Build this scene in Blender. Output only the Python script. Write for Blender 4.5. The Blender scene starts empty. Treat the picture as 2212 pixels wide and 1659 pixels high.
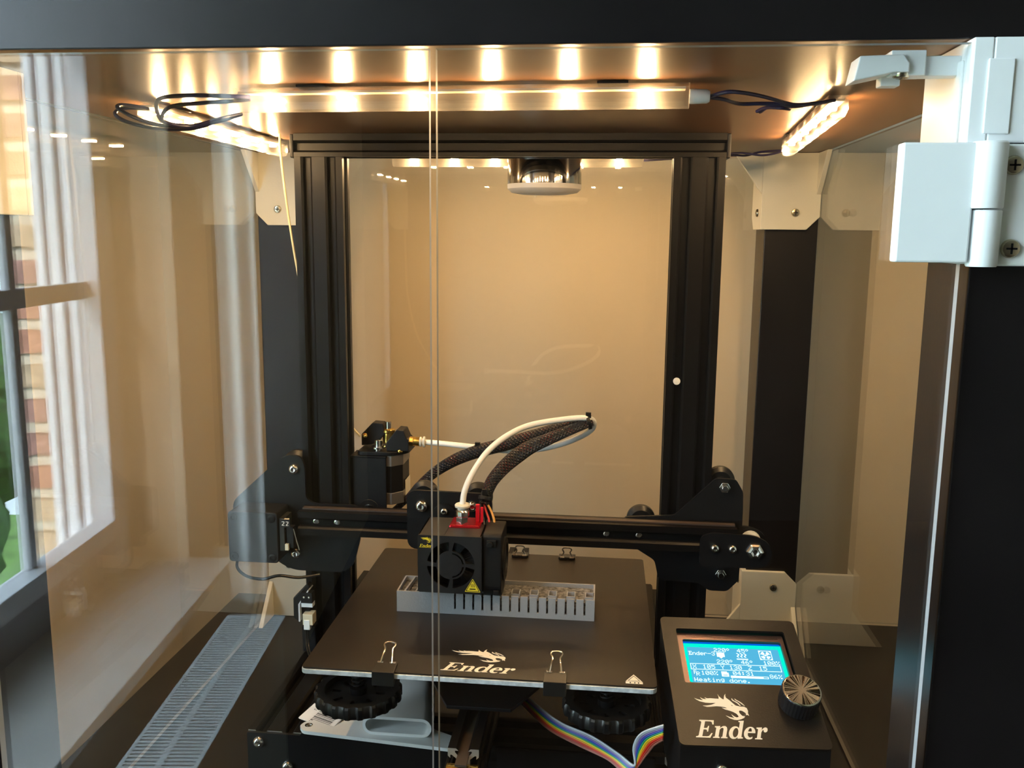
import bpy, bmesh, math, random
from mathutils import Vector, Matrix
random.seed(7)
SC = bpy.context.scene
C = SC.collection
S = 0.001          # everything below is written in millimetres

# ------------------------------------------------------------------ camera
def make_camera():
    f, yaw, pitch, roll = 1951.56, 0.101556, 0.163177, 0.0096374
    loc = Vector((77.859, -662.673, 284.886))
    fw = Vector((-math.sin(yaw)*math.cos(pitch), math.cos(yaw)*math.cos(pitch), -math.sin(pitch)))
    rt = Vector((math.cos(yaw), math.sin(yaw), 0)); up = rt.cross(fw)
    c, s = math.cos(roll), math.sin(roll)
    r2 = c*rt + s*up; u2 = -s*rt + c*up
    M = Matrix((r2, u2, -fw)).transposed().to_4x4(); M.translation = loc*S
    cd = bpy.data.cameras.new('camera'); cam = bpy.data.objects.new('camera', cd); C.objects.link(cam)
    cam.matrix_world = M
    cd.sensor_width = 36; cd.lens = f/2212*36; cd.clip_start = .01; cd.clip_end = 60
    SC.camera = cam
make_camera()

# ------------------------------------------------------------------ world, daylight, exposure
SKY = 10.0
w = bpy.data.worlds.new('overcast_sky'); SC.world = w; w.use_nodes = True
wn = w.node_tree; bg = wn.nodes['Background']
tc = wn.nodes.new('ShaderNodeTexCoord'); sx = wn.nodes.new('ShaderNodeSeparateXYZ'); cr = wn.nodes.new('ShaderNodeValToRGB')
wn.links.new(tc.outputs['Generated'], sx.inputs[0]); wn.links.new(sx.outputs['Z'], cr.inputs[0]); wn.links.new(cr.outputs[0], bg.inputs[0])
cr.color_ramp.elements[0].position = 0; cr.color_ramp.elements[0].color = (.52, .66, .76, 1)
cr.color_ramp.elements[1].position = .5; cr.color_ramp.elements[1].color = (.70, .86, 1, 1)
bg.inputs[1].default_value = SKY
SC.view_settings.view_transform = 'Standard'; SC.view_settings.look = 'None'
SC.view_settings.exposure = 1.1; SC.view_settings.gamma = 1; SC.view_settings.use_curve_mapping = False
cy = SC.cycles
cy.max_bounces = 10; cy.diffuse_bounces = 4; cy.glossy_bounces = 5; cy.transmission_bounces = 6; cy.transparent_max_bounces = 40
cy.use_denoising = True; cy.use_adaptive_sampling = False
cy.caustics_reflective = False; cy.caustics_refractive = False
cy.sample_clamp_indirect = 6.0
LED_W = 820.0      # radiance of one warm LED chip

# room frame: the room stands turned 6.29 degrees against the enclosure
RO = Vector((77.9, 134.7, 0)); RT = math.radians(-6.29)
RM = Matrix.Translation(RO*S) @ Matrix.Rotation(RT, 4, 'Z')
def room_pt(l, d, z):
    return RM @ (Vector((-l, -d, z))*S)
WIN_D0, WIN_D1, WIN_Z0, WIN_Z1 = 560, 1605, -237, 1000
ld = bpy.data.lights.new('window_daylight', 'AREA'); ld.shape = 'RECTANGLE'
ld.size = (WIN_Z1-WIN_Z0)*S; ld.size_y = (WIN_D1-WIN_D0)*S
ld.energy = 1; ld.cycles.is_portal = True
lo = bpy.data.objects.new('window_daylight', ld); C.objects.link(lo)
lo.matrix_world = Matrix.Translation(room_pt(775, (WIN_D0+WIN_D1)/2, (WIN_Z0+WIN_Z1)/2)) @ Matrix.Rotation(RT, 4, 'Z') @ Matrix.Rotation(math.radians(-90), 4, 'Y')

# added soft sun lamp raking along the outside wall to brighten the far jamb
sd = bpy.data.lights.new('jamb_fill_sun', 'SUN'); sd.energy = 15; sd.angle = math.radians(14); sd.color = (1, .96, .90)
so = bpy.data.objects.new('jamb_fill_sun', sd); C.objects.link(so)
sun_dir = (room_pt(-130, 1000, -420)-room_pt(0, 0, 0)).normalized()
so.rotation_mode = 'QUATERNION'; so.rotation_quaternion = sun_dir.to_track_quat('-Z', 'Y')
# ------------------------------------------------------------------ materials
MATS = {}
def pm(name, col, rough=.5, metal=0., spec=.5, noise=0., nscale=60., bump=0., bscale=300., emit=None, estr=0., coat=0., trans=0., aniso=0.):
    if name in MATS: return MATS[name]
    m = bpy.data.materials.new(name); m.use_nodes = True; nt = m.node_tree; b = nt.nodes['Principled BSDF']
    b.inputs['Base Color'].default_value = (*col, 1); b.inputs['Roughness'].default_value = rough
    b.inputs['Metallic'].default_value = metal; b.inputs['Specular IOR Level'].default_value = spec
    b.inputs['Coat Weight'].default_value = coat
    if noise or bump:
        t = nt.nodes.new('ShaderNodeTexCoord')
    if noise:
        n = nt.nodes.new('ShaderNodeTexNoise'); n.inputs['Scale'].default_value = nscale; n.inputs['Detail'].default_value = 5
        r = nt.nodes.new('ShaderNodeValToRGB')
        r.color_ramp.elements[0].position = .3; r.color_ramp.elements[1].position = .7
        r.color_ramp.elements[0].color = (*[c*(1-noise) for c in col], 1); r.color_ramp.elements[1].color = (*[min(1, c*(1+noise)) for c in col], 1)
        nt.links.new(t.outputs['Object'], n.inputs['Vector']); nt.links.new(n.outputs['Fac'], r.inputs[0]); nt.links.new(r.outputs[0], b.inputs['Base Color'])
    if bump:
        n2 = nt.nodes.new('ShaderNodeTexNoise'); n2.inputs['Scale'].default_value = bscale; n2.inputs['Detail'].default_value = 3
        bp = nt.nodes.new('ShaderNodeBump'); bp.inputs['Strength'].default_value = bump; bp.inputs['Distance'].default_value = .001
        nt.links.new(t.outputs['Object'], n2.inputs['Vector']); nt.links.new(n2.outputs['Fac'], bp.inputs['Height']); nt.links.new(bp.outputs[0], b.inputs['Normal'])
    if emit:
        b.inputs['Emission Color'].default_value = (*emit, 1); b.inputs['Emission Strength'].default_value = estr
    MATS[name] = m
    return m
def glassy(name, tint=(.97, .975, .97), f0=.04, rough=.0, gain=1.0):
    """thin clear sheet: transparent body with a mirror reflection that grows at grazing angles (Schlick)"""
    if name in MATS: return MATS[name]
    m = bpy.data.materials.new(name); m.use_nodes = True; nt = m.node_tree
    for n in list(nt.nodes): nt.nodes.remove(n)
    out = nt.nodes.new('ShaderNodeOutputMaterial'); mx = nt.nodes.new('ShaderNodeMixShader')
    tr = nt.nodes.new('ShaderNodeBsdfTransparent'); gl = nt.nodes.new('ShaderNodeBsdfGlossy')
    tr.inputs[0].default_value = (*tint, 1); gl.inputs['Roughness'].default_value = rough; gl.inputs['Color'].default_value = (1, 1, 1, 1)
    lw = nt.nodes.new('ShaderNodeLayerWeight'); lw.inputs[0].default_value = .5
    p = nt.nodes.new('ShaderNodeMath'); p.operation = 'POWER'; p.inputs[1].default_value = 5
    ma = nt.nodes.new('ShaderNodeMath'); ma.operation = 'MULTIPLY_ADD'; ma.inputs[1].default_value = (1-f0)*gain; ma.inputs[2].default_value = f0*gain
    nt.links.new(lw.outputs['Facing'], p.inputs[0]); nt.links.new(p.outputs[0], ma.inputs[0]); nt.links.new(ma.outputs[0], mx.inputs[0])
    nt.links.new(tr.outputs[0], mx.inputs[1]); nt.links.new(gl.outputs[0], mx.inputs[2]); nt.links.new(mx.outputs[0], out.inputs[0])
    MATS[name] = m
    return m
def emis(name, col, s):
    if name in MATS: return MATS[name]
    m = bpy.data.materials.new(name); m.use_nodes = True; nt = m.node_tree
    for n in list(nt.nodes): nt.nodes.remove(n)
    o = nt.nodes.new('ShaderNodeOutputMaterial'); e = nt.nodes.new('ShaderNodeEmission')
    e.inputs[0].default_value = (*col, 1); e.inputs[1].default_value = s; nt.links.new(e.outputs[0], o.inputs[0])
    MATS[name] = m
    return m
def brushed_brown():
    """black-brown laminate with faint cloudy wear in the gloss"""
    m = pm('black_brown_laminate', (.0085, .0068, .007), .30, spec=.32, noise=.25, nscale=14, bump=.03, bscale=500)
    nt = m.node_tree; b = nt.nodes['Principled BSDF']
    t = nt.nodes.new('ShaderNodeTexCoord'); n = nt.nodes.new('ShaderNodeTexNoise'); n.inputs['Scale'].default_value = 9; n.inputs['Detail'].default_value = 6
    mr = nt.nodes.new('ShaderNodeMapRange'); mr.inputs[3].default_value = .24; mr.inputs[4].default_value = .40
    nt.links.new(t.outputs['Object'], n.inputs[0]); nt.links.new(n.outputs[0], mr.inputs[0]); nt.links.new(mr.outputs[0], b.inputs['Roughness'])
    return m
LAM = brushed_brown()
BLK = pm('black_powder_coat', (.005, .005, .006), .42, spec=.28, bump=.1, bscale=1500)
ANO = pm('black_anodised_aluminium', (.005, .0043, .0042), .36, spec=.2)
PLA_BLK = pm('matte_black_plastic', (.006, .006, .007), .5, spec=.3)
RUB = pm('black_rubber', (.006, .006, .006), .36, spec=.5)
PRW = pm('cream_printed_plastic', (.80, .78, .68), .45, noise=.03, nscale=40, bump=.1, bscale=500)
WHT = pm('white_printed_plastic', (.84, .86, .86), .38, noise=.02, nscale=30)
CHR = pm('chrome_steel', (.75, .73, .70), .16, metal=1)
ZNC = pm('zinc_screw', (.55, .50, .38), .25, metal=1)
BRS = pm('brass', (.80, .52, .14), .22, metal=1)
ALU = pm('cut_aluminium', (.74, .76, .78), .5, metal=.35, noise=.25, nscale=200, bump=.3, bscale=500)
ALUE = pm('bare_cut_edge', (.62, .55, .48), .4, metal=.8)
CLR = glassy('clear_acrylic')
CEDGE = pm('acrylic_cut_edge', (.33, .36, .39), .5, spec=.4)
PEDGE = pm('darker_acrylic_edge', (.20, .18, .155), .35)  # darker edge tone for the side and back panels
UND = pm('led_lit_underside', (.135, .062, .026), .34, spec=.5, noise=.12, nscale=10, bump=.05, bscale=500)  # same laminate underneath; the warm LED glow is put into this colour
TUBE = glassy('clear_light_tube', tint=(.97, .96, .94), f0=.07, rough=.16)
def frost_tube():
    nt = TUBE.node_tree; out = nt.nodes['Material Output']; mx = out.inputs[0].links[0].from_node
    d = nt.nodes.new('ShaderNodeBsdfDiffuse'); t = nt.nodes.new('ShaderNodeBsdfTranslucent'); a = nt.nodes.new('ShaderNodeMixShader'); b = nt.nodes.new('ShaderNodeMixShader')
    d.inputs[0].default_value = (.9, .88, .84, 1); t.inputs[0].default_value = (.9, .88, .84, 1)
    nt.links.new(d.outputs[0], a.inputs[1]); nt.links.new(t.outputs[0], a.inputs[2]); b.inputs[0].default_value = .03
    nt.links.new(mx.outputs[0], b.inputs[1]); nt.links.new(a.outputs[0], b.inputs[2]); nt.links.new(b.outputs[0], out.inputs[0])
frost_tube()
LED = emis('warm_led', (1.0, .645, .31), LED_W)
TXT = pm('off_white_print', (.86, .80, .70), .5)
YEL = pm('yellow_print', (.85, .68, .03), .5)

# ------------------------------------------------------------------ helpers
def link(name, me, mat, parent=None):
    o = bpy.data.objects.new(name, me); C.objects.link(o)
    mats = mat if isinstance(mat, (list, tuple)) else [mat]
    if not len(me.materials):
        for m in mats: me.materials.append(m)
    if parent is not None: o.parent = parent; 
    return o
def obj(name, bm, mat, parent=None, bevel=0., smooth=False, seg=2):
    bm.transform(Matrix.Scale(S, 4))
    bmesh.ops.recalc_face_normals(bm, faces=bm.faces)
    me = bpy.data.meshes.new(name); bm.to_mesh(me); bm.free()
    if smooth:
        for p in me.polygons: p.use_smooth = True
        me.set_sharp_from_angle(angle=math.radians(38))
    o = link(name, me, mat, parent)
    if bevel:
        md = o.modifiers.new('bevel', 'BEVEL'); md.width = bevel*S; md.segments = seg; md.limit_method = 'ANGLE'; md.angle_limit = math.radians(40)
    return o
def tag(o, label=None, cat=None, group=None, kind=None):
    if label: o['label'] = label
    if cat: o['category'] = cat
    if group: o['group'] = group
    if kind: o['kind'] = kind
    return o
def thing(name, label, cat, loc=(0, 0, 0), group=None, kind=None):
    """top-level Empty at loc; children are built in scene millimetres, so each child gets the inverse offset"""
    o = bpy.data.objects.new(name, None); C.objects.link(o); o.location = Vector(loc)*S; o.empty_display_size = .01
    return tag(o, label, cat, group, kind)
def fix_children():
    """children of offset Empties were modelled in world millimetres: move their mesh frame back by the parent offset"""
    bpy.context.view_layer.update()
    for o in bpy.data.objects:
        if o.parent is not None and o.parent.type == 'EMPTY' and o.parent.parent is None and not o.get('_local'):
            o.matrix_parent_inverse = o.parent.matrix_basis.inverted()
    for o in bpy.data.objects:
        if '_local' in o: del o['_local']
def box(bm, x0, x1, y0, y1, z0, z1, mi=0, M=None):
    vs = [bm.verts.new((x, y, z)) for x in (x0, x1) for y in (y0, y1) for z in (z0, z1)]
    fs = []
    for q in ((0, 1, 3, 2), (4, 6, 7, 5), (0, 4, 5, 1), (2, 3, 7, 6), (0, 2, 6, 4), (1, 5, 7, 3)):
        f = bm.faces.new([vs[i] for i in q]); f.material_index = mi; fs.append(f)
    if M is not None: bmesh.ops.transform(bm, matrix=M, verts=vs)
    return fs
def frame_of(d):
    d = d.normalized(); a = Vector((0, 0, 1)) if abs(d.z) < .9 else Vector((1, 0, 0))
    u = d.cross(a).normalized(); return u, d.cross(u).normalized()
def cyl(bm, p0, p1, r0, r1=None, n=20, caps=True, mi=0):
    p0, p1 = Vector(p0), Vector(p1); r1 = r0 if r1 is None else r1
    u, v = frame_of(p1-p0); A = []; B = []
    for i in range(n):
        a = 2*math.pi*i/n; k = math.cos(a)*u + math.sin(a)*v
        A.append(bm.verts.new(p0+k*r0)); B.append(bm.verts.new(p1+k*r1))
    for i in range(n):
        j = (i+1) % n; f = bm.faces.new((A[i], A[j], B[j], B[i])); f.material_index = mi
    if caps:
        for L in (A, B): f = bm.faces.new(L); f.material_index = mi
def lathe(bm, origin, axis, prof, n=24, mi=0, lobes=0, amp=0.):
    """prof: list of (radius, height along axis)"""
    o = Vector(origin); ax = Vector(axis).normalized(); u, v = frame_of(ax); rings = []
    for (r, h) in prof:
        ring = []
        for i in range(n):
            a = 2*math.pi*i/n; rr = r*(1+amp*math.cos(lobes*a)) if lobes else r
            ring.append(bm.verts.new(o+ax*h+(math.cos(a)*u+math.sin(a)*v)*rr))
        rings.append(ring)
    for A, B in zip(rings, rings[1:]):
        for i in range(n):
            j = (i+1) % n; f = bm.faces.new((A[i], A[j], B[j], B[i])); f.material_index = mi
    bm.faces.new(rings[0]).material_index = mi; bm.faces.new(rings[-1]).material_index = mi
def smooth_pts(pts, k=6, closed=False):
    P = [Vector(p) for p in pts]; out = []; n = len(P)
    for i in range(n if closed else n-1):
        if closed: a, b, c, d = P[(i-1) % n], P[i], P[(i+1) % n], P[(i+2) % n]
        else: a, b, c, d = P[max(i-1, 0)], P[i], P[i+1], P[min(i+2, n-1)]
        for t in range(k):
            t = t/k
            out.append(.5*((2*b)+(c-a)*t+(2*a-5*b+4*c-d)*t*t+(-a+3*b-3*c+d)*t**3))
    if not closed: out.append(P[-1])
    return out
def tube(bm, pts, r, n=8, mi=0, rx=None, rad=None):
    pts = [Vector(p) for p in pts]; rings = []; prev = None; L = 0
    uvl = bm.loops.layers.uv.verify(); us = []
    for i, p in enumerate(pts):
        t = (pts[min(i+1, len(pts)-1)]-pts[max(i-1, 0)]).normalized()
        if prev is None: u, v = frame_of(t)
        else:
            u = (prev-t*prev.dot(t)).normalized(); v = t.cross(u)
        prev = u
        if i: L += (p-pts[i-1]).length
        us.append(L); k = 1 if rad is None else rad(i/(len(pts)-1))
        rings.append([bm.verts.new(p+(math.cos(2*math.pi*j/n)*u*(rx or r)+math.sin(2*math.pi*j/n)*v*r)*k) for j in range(n)])
    for i in range(len(rings)-1):
        for j in range(n):
            k = (j+1) % n
            f = bm.faces.new((rings[i][j], rings[i][k], rings[i+1][k], rings[i+1][j])); f.material_index = mi
            for lp, (a, b) in zip(f.loops, ((us[i], j), (us[i], j+1), (us[i+1], j+1), (us[i+1], j))): lp[uvl].uv = (a, b/n)
    for R in (rings[0], rings[-1]): bm.faces.new(R).material_index = mi
def prism(bm, pts, fn, a, b, mi=0):
    """extrude the 2-D outline pts between a and b; fn(u, v, w) -> xyz"""
    A = [bm.verts.new(fn(u, v, a)) for u, v in pts]; B = [bm.verts.new(fn(u, v, b)) for u, v in pts]
    n = len(pts)
    for i in range(n):
        j = (i+1) % n; bm.faces.new((A[i], A[j], B[j], B[i])).material_index = mi
    bm.faces.new(A).material_index = mi; bm.faces.new(B[::-1]).material_index = mi
XZ = lambda u, v, w: (u, w, v)     # outline in x,z ; extruded along y
XY = lambda u, v, w: (u, v, w)
YZ = lambda u, v, w: (w, u, v)
def rrect(x0, x1, y0, y1, r, n=4):
    out = []
    for cx, cy_, a0 in ((x1-r, y1-r, 0), (x0+r, y1-r, 90), (x0+r, y0+r, 180), (x1-r, y0+r, 270)):
        for i in range(n+1):
            a = math.radians(a0+90*i/n); out.append((cx+r*math.cos(a), cy_+r*math.sin(a)))
    return out
def round_poly(pts, r, n=4):
    """round the corners of a polygon"""
    out = []; N = len(pts)
    for i in range(N):
        p, a, b = Vector(pts[i]), Vector(pts[i-1]), Vector(pts[(i+1) % N])
        da, db = (a-p), (b-p); rr = min(r, da.length*.45, db.length*.45)
        q0 = p+da.normalized()*rr; q1 = p+db.normalized()*rr
        for k in range(n+1):
            t = k/n; out.append(tuple((1-t)**2*q0+2*t*(1-t)*p+t*t*q1))
    return out
def circ(cx, cy_, r, n=24, a0=0, a1=360):
    full = a1-a0 >= 360
    m = n if full else n+1
    return [(cx+r*math.cos(math.radians(a0+(a1-a0)*i/n)), cy_+r*math.sin(math.radians(a0+(a1-a0)*i/n))) for i in range(m)]
def plate_mesh(name, loops, t):
    """flat plate with holes: loops[0] outline, others holes (mm); lies in local xy, thickness 0..t along z"""
    cu = bpy.data.curves.new(name, 'CURVE'); cu.dimensions = '2D'; cu.fill_mode = 'BOTH'
    cu.extrude = t*S/2
    for L in loops:
        s = cu.splines.new('POLY'); s.points.add(len(L)-1); s.use_cyclic_u = True
        for p, q in zip(s.points, L): p.co = (q[0]*S, q[1]*S, 0, 1)
    o = bpy.data.objects.new(name, cu); C.objects.link(o)
    dg = bpy.context.evaluated_depsgraph_get(); dg.update()
    me = bpy.data.meshes.new_from_object(o.evaluated_get(dg)); me.name = name
    bpy.data.objects.remove(o); bpy.data.curves.remove(cu)
    me.transform(Matrix.Translation((0, 0, t*S/2)))
    me.materials.clear()
    return me
def plate(name, loops, t, mat, parent, M, bevel=0.):
    """M maps local millimetres of the plate to scene millimetres"""
    me = plate_mesh(name, loops, t)
    M2 = M.copy(); M2.translation = M.translation*S
    me.transform(M2)
    o = link(name, me, mat, parent)
    if bevel:
        md = o.modifiers.new('bevel', 'BEVEL'); md.width = bevel*S; md.segments = 2; md.limit_method = 'ANGLE'
    return o
FRONT = lambda y: Matrix(((1, 0, 0, 0), (0, 0, -1, y), (0, 1, 0, 0), (0, 0, 0, 1)))   # plate x->x, y->z, thickness towards viewer
FLAT = lambda z: Matrix.Translation((0, 0, z))
def merge_meshes(items, name):
    bm = bmesh.new()
    for me in items: bm.from_mesh(me)
    bmesh.ops.scale(bm, vec=(1/S,)*3, verts=bm.verts)
    return bm

# glyph outlines ------------------------------------------------------------
def shear(pts, k=.36): return [(x+y*k, y) for x, y in pts]
def ender_word():
    """the slanted serif word 'Ender' as filled outlines, cap height 1, returns list of loops"""
    G = []
    E = [(0, 0), (.78, 0), (.86, .26), (.79, .26), (.70, .10), (.60, .07), (.33, .07), (.33, .46), (.47, .46), (.52, .43), (.54, .34), (.60, .34), (.60, .66), (.54, .66), (.52, .57), (.47, .54), (.33, .54), (.33, .93), (.60, .93), (.70, .90), (.76, .76), (.83, .76), (.80, 1), (0, 1), (0, .94), (.08, .93), (.13, .88), (.13, .12), (.08, .07), (0, .06)]
    G.append(shear(E))
    n = [(0, 0), (.36, 0), (.36, .05), (.29, .08), (.29, .48), (.36, .57), (.43, .59), (.49, .55), (.50, .48), (.50, .08), (.43, .05), (.43, 0), (.79, 0), (.79, .05), (.70, .08), (.70, .50), (.66, .62), (.56, .69), (.44, .68), (.35, .62), (.29, .56), (.29, .68), (0, .66), (0, .61), (.09, .58), (.09, .08), (0, .05)]
    G.append(shear([(x+.92, y) for x, y in n]))
    def rx(cx, cy_, a, b, n=26, s=0, e=360): return [(cx+a*math.cos(math.radians(s+(e-s)*i/n)), cy_+b*math.sin(math.radians(s+(e-s)*i/n))) for i in range(n)]
    d = [(.52, .63)]
    d = rx(.30, .335, .30, .36, 20, 50, 300) + [(.45, .02), (.51, .10), (.51, 0), (.80, .02), (.80, .07), (.71, .10), (.71, 1.03), (.42, 1.01), (.42, .96), (.51, .93), (.51, .60)]
    G.append(shear([(x+1.74, y) for x, y in d])); G.append(shear([(x+1.74, y) for x, y in rx(.36, .335, .15, .27, 20)]))
    e = rx(.30, .335, .31, .36, 26, 0, 318) + [(.48, .14), (.38, .085), (.29, .10), (.21, .20), (.20, .34), (.61, .335)]
    G.append(shear([(x+2.57, y) for x, y in e])); G.append(shear([(x+2.57, y) for x, y in [(.20, .42), (.22, .54), (.28, .62), (.34, .62), (.39, .54), (.40, .42)]]))
    r = [(0, 0), (.40, 0), (.40, .05), (.30, .08), (.30, .40), (.35, .52), (.41, .55), (.42, .46), (.50, .40), (.60, .44), (.63, .54), (.59, .65), (.50, .69), (.40, .66), (.30, .54), (.30, .68), (0, .66), (0, .61), (.10, .58), (.10, .08), (0, .05)]
    G.append(shear([(x+3.20, y) for x, y in r]))
    xs = [x for L in G for x, y in L]
    return G, min(xs), max(xs)
DRAGON = [[(545, 955), (560, 985), (590, 1015), (612, 1022), (618, 995), (628, 968), (648, 945), (640, 975), (645, 1000), (680, 1028), (712, 1062), (745, 1095), (800, 1108), (850, 1108), (880, 1125), (888, 1160), (880, 1190), (888, 1222), (868, 1209), (850, 1216), (855, 1195), (842, 1178), (812, 1160), (785, 1157), (770, 1170), (776, 1196), (800, 1225), (835, 1230), (820, 1250), (780, 1268), (730, 1280), (690, 1278), (640, 1262), (595, 1228), (645, 1247), (700, 1256), (680, 1236), (668, 1210), (695, 1234), (725, 1248), (750, 1243), (752, 1225), (735, 1200), (700, 1180), (660, 1165), (600, 1150), (565, 1130), (605, 1134), (635, 1132), (605, 1121), (560, 1115), (500, 1112), (430, 1121), (380, 1125), (328, 1112), (385, 1107), (440, 1096), (480, 1080), (500, 1070), (430, 1073), (370, 1071), (300, 1055), (262, 1035), (237, 1015), (275, 1030), (325, 1040), (350, 1040), (330, 1027), (313, 1005), (345, 1022), (395, 1028), (380, 1016), (370, 1003), (402, 1015), (440, 1011), (500, 1014), (548, 1016), (552, 985)],
          [(684, 1085), (700, 1092), (714, 1104), (698, 1104)]]
DRAGON_W = [[(716, 1000), (710, 1015), (722, 1035), (750, 1050), (775, 1068), (798, 1095), (812, 1098), (795, 1070), (775, 1050), (745, 1036), (724, 1018)],
            [(748, 1006), (762, 1028), (790, 1042), (815, 1062), (835, 1080), (862, 1098), (855, 1085), (830, 1058), (805, 1040), (775, 1024), (758, 1010)]]
def fit(loops, x0, x1, y0, y1, flip=False, box_=None):
    xs = [x for L in loops for x, y in L]; ys = [y for L in loops for x, y in L]
    a, b, c, d = box_ or (min(xs), max(xs), min(ys), max(ys))
    return [[(x0+(x-a)/(b-a)*(x1-x0), (y1-(y-c)/(d-c)*(y1-y0)) if flip else (y0+(y-c)/(d-c)*(y1-y0))) for x, y in L] for L in loops]
def print_word(parent, mat, M, x0, x1, y0, y1, t=.12):
    G, a, b = ender_word()
    return plate('lettering', fit(G, x0, x1, y0, y1), t, mat, parent, M)
def print_dragon(parent, mat, M, x0, x1, y0, y1, t=.12):
    return plate('emblem', fit(DRAGON+DRAGON_W, x0, x1, y0, y1, flip=True), t, mat, parent, M)

# ------------------------------------------------------------------ room shell (turned against the enclosure)
WALL = pm('cream_wall_paint', (.80, .66, .49), .8, noise=.03, nscale=5, bump=.2, bscale=120)
def rbox(name, mat, l0, l1, d0, d1, z0, z1, parent=None, bevel=0):
    bm = bmesh.new(); box(bm, -l1, -l0, -d1, -d0, z0, z1)
    o = obj(name, bm, mat, parent, bevel)
    if parent is None: o.matrix_world = RM
    return o
FZ, CZ = -1000, 1500
for nm, a in {'wall_back': (-2500, 860, -390, -290, FZ, CZ), 'wall_right': (-2600, -2500, -390, 4100, FZ, CZ), 'wall_front': (-2500, 860, 4000, 4100, FZ, CZ)}.items():
    tag(rbox(nm, WALL if nm != 'wall_front' else pm('dimmed_wall_paint', (.20, .17, .15), .85), *a), kind='structure')  # front wall colour darkened to dim the room reflected in the doors
bm = bmesh.new()
def rb(l0, l1, d0, d1, z0, z1): box(bm, -l1, -l0, -d1, -d0, z0, z1)
rb(620, 860, -290, 540, FZ, CZ); rb(620, 860, 1712, 4000, FZ, CZ); rb(620, 860, 540, 1712, 1060, CZ); rb(620, 860, 540, 1712, FZ, -368)
rb(728, 800, 1662, 1712, -368, 1060)
wl = obj('wall_left', bm, WALL); wl.matrix_world = RM; tag(wl, kind='structure')
tag(rbox('floor', pm('dark_floor_boards', (.10, .06, .035), .45, noise=.3, nscale=3), -2600, 860, -390, 4100, FZ-40, FZ), kind='structure')
tag(rbox('ceiling', pm('ceiling_paint', (.75, .74, .72), .9), -2600, 860, -390, 4100, CZ, CZ+40), kind='structure')
tag(rbox('baseboard_back', pm('white_gloss_paint', (.78, .80, .82), .35), -2500, 620, -290, -276, FZ, FZ+90), kind='structure')
tag(rbox('trim_1', pm('grey_stone_sill', (.74, .71, .67), .35, noise=.12, nscale=9), 532, 728, 541, 1711, -367, -347, bevel=2), kind='structure')
WFR = pm('white_window_paint', (.80, .83, .88), .35)
win = rbox('window_1', WFR, 728, 750, 540, WIN_D0, -367, 1060, bevel=2); tag(win, kind='structure')
def wpart(nm, *a, mat=WFR, bevel=2): 
    o = rbox(nm, mat, *a, parent=win, bevel=bevel); return o
wpart('stile', 714, 750, WIN_D1, 1662, -367, 1060)
wpart('rail', 710, 750, WIN_D0, WIN_D1, -272, WIN_Z0); wpart('rail', 728, 750, WIN_D0, WIN_D1, WIN_Z1, 1060)
wpart('glass_pane', 741, 744, WIN_D0, WIN_D1, WIN_Z0, WIN_Z1, mat=glassy('window_glass', tint=(.96, .98, .98)), bevel=0)
for d in (1348, 1088, 828): wpart('glazing_bar', 734, 748, d, d+26, WIN_Z0, WIN_Z1)
for z in (168, 590): wpart('glazing_bar', 733, 749, WIN_D0, WIN_D1, z, z+30)
wpart('lower_frame', 728, 750, 541, WIN_D1, -366, -272.5, mat=pm('grey_window_base', (.45, .47, .50), .5))
wpart('window_board', 735, 800, WIN_D0, 1662, -325, -300)
# outside: white jamb steps, brick pier, hedge, lawn
for nm, a in {'trim_2': (750, 766, 1598, 1680, -300, 1060), 'trim_3': (771, 790, 1588, 1680, -300, 1060), 'trim_4': (797, 811, 1584, 1680, -300, 1060)}.items():
    tag(rbox(nm, WFR, *a, bevel=2), kind='structure')
tag(rbox('trim_5', pm('grey_joint', (.25, .25, .26), .8), 766, 800, 1640, 1690, -300, 1060), kind='structure')  # grey strip behind the gaps between the jamb steps
MORT = pm('pale_mortar', (.62, .57, .46), .95, noise=.15, nscale=90, bump=.6, bscale=200)
pier = rbox('wall_outside', MORT, 816, 868, 1604, 1830, FZ, 1250); tag(pier, kind='structure')
bcols = [pm('brick_rust', (.42, .21, .15), .9, noise=.25, nscale=60, bump=.8, bscale=150), pm('brick_tan', (.50, .38, .26), .9, noise=.2, nscale=60, bump=.8, bscale=150), pm('brick_plum', (.36, .20, .17), .9, noise=.3, nscale=60, bump=.8, bscale=150)]
z = -420; k = 0
while z < 900:
    r = random.Random(k); w0 = 812+r.uniform(-2, 3); w1 = 872+r.uniform(-3, 10)
    bm = bmesh.new(); box(bm, -w1, -w0, -1806, -1590+r.uniform(-2, 3), z, z+39)
    bmesh.ops.subdivide_edges(bm, edges=bm.edges, cuts=2, use_grid_fill=True)
    for v in bm.verts: v.co += Vector((r.uniform(-1.6, 1.6), r.uniform(-1, 1), r.uniform(-1.6, 1.6)))
    obj('brick', bm, bcols[(k*2+k//3) % 3], pier); z += 61.5; k += 1
LAWN = pm('lawn_grass', (.13, .26, .06), .95, noise=.35, nscale=7, bump=.8, bscale=60)
o = rbox('lawn', LAWN, 870, 6000, -1000, 6000, -1700, -1640); tag(o, 'green garden lawn seen through the window, reflected in the left door', 'lawn', kind='stuff')
GR = pm('hedge_leaves', (.05, .13, .03), .8, noise=.5, nscale=25, bump=1., bscale=80)
bm = bmesh.new()
for i in range(26):
    r = random.Random(i+50); d = 1700+r.uniform(0, 2600); l = 2300+r.uniform(0, 400); zz = -1100+r.uniform(0, 800)
    q = bmesh.ops.create_icosphere(bm, subdivisions=3, radius=r.uniform(220, 360), matrix=Matrix.Translation((-l, -d, zz)))
    for v in q['verts']: v.co += (v.co-Vector((-l, -d, zz)))*r.uniform(-.12, .12)
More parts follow.
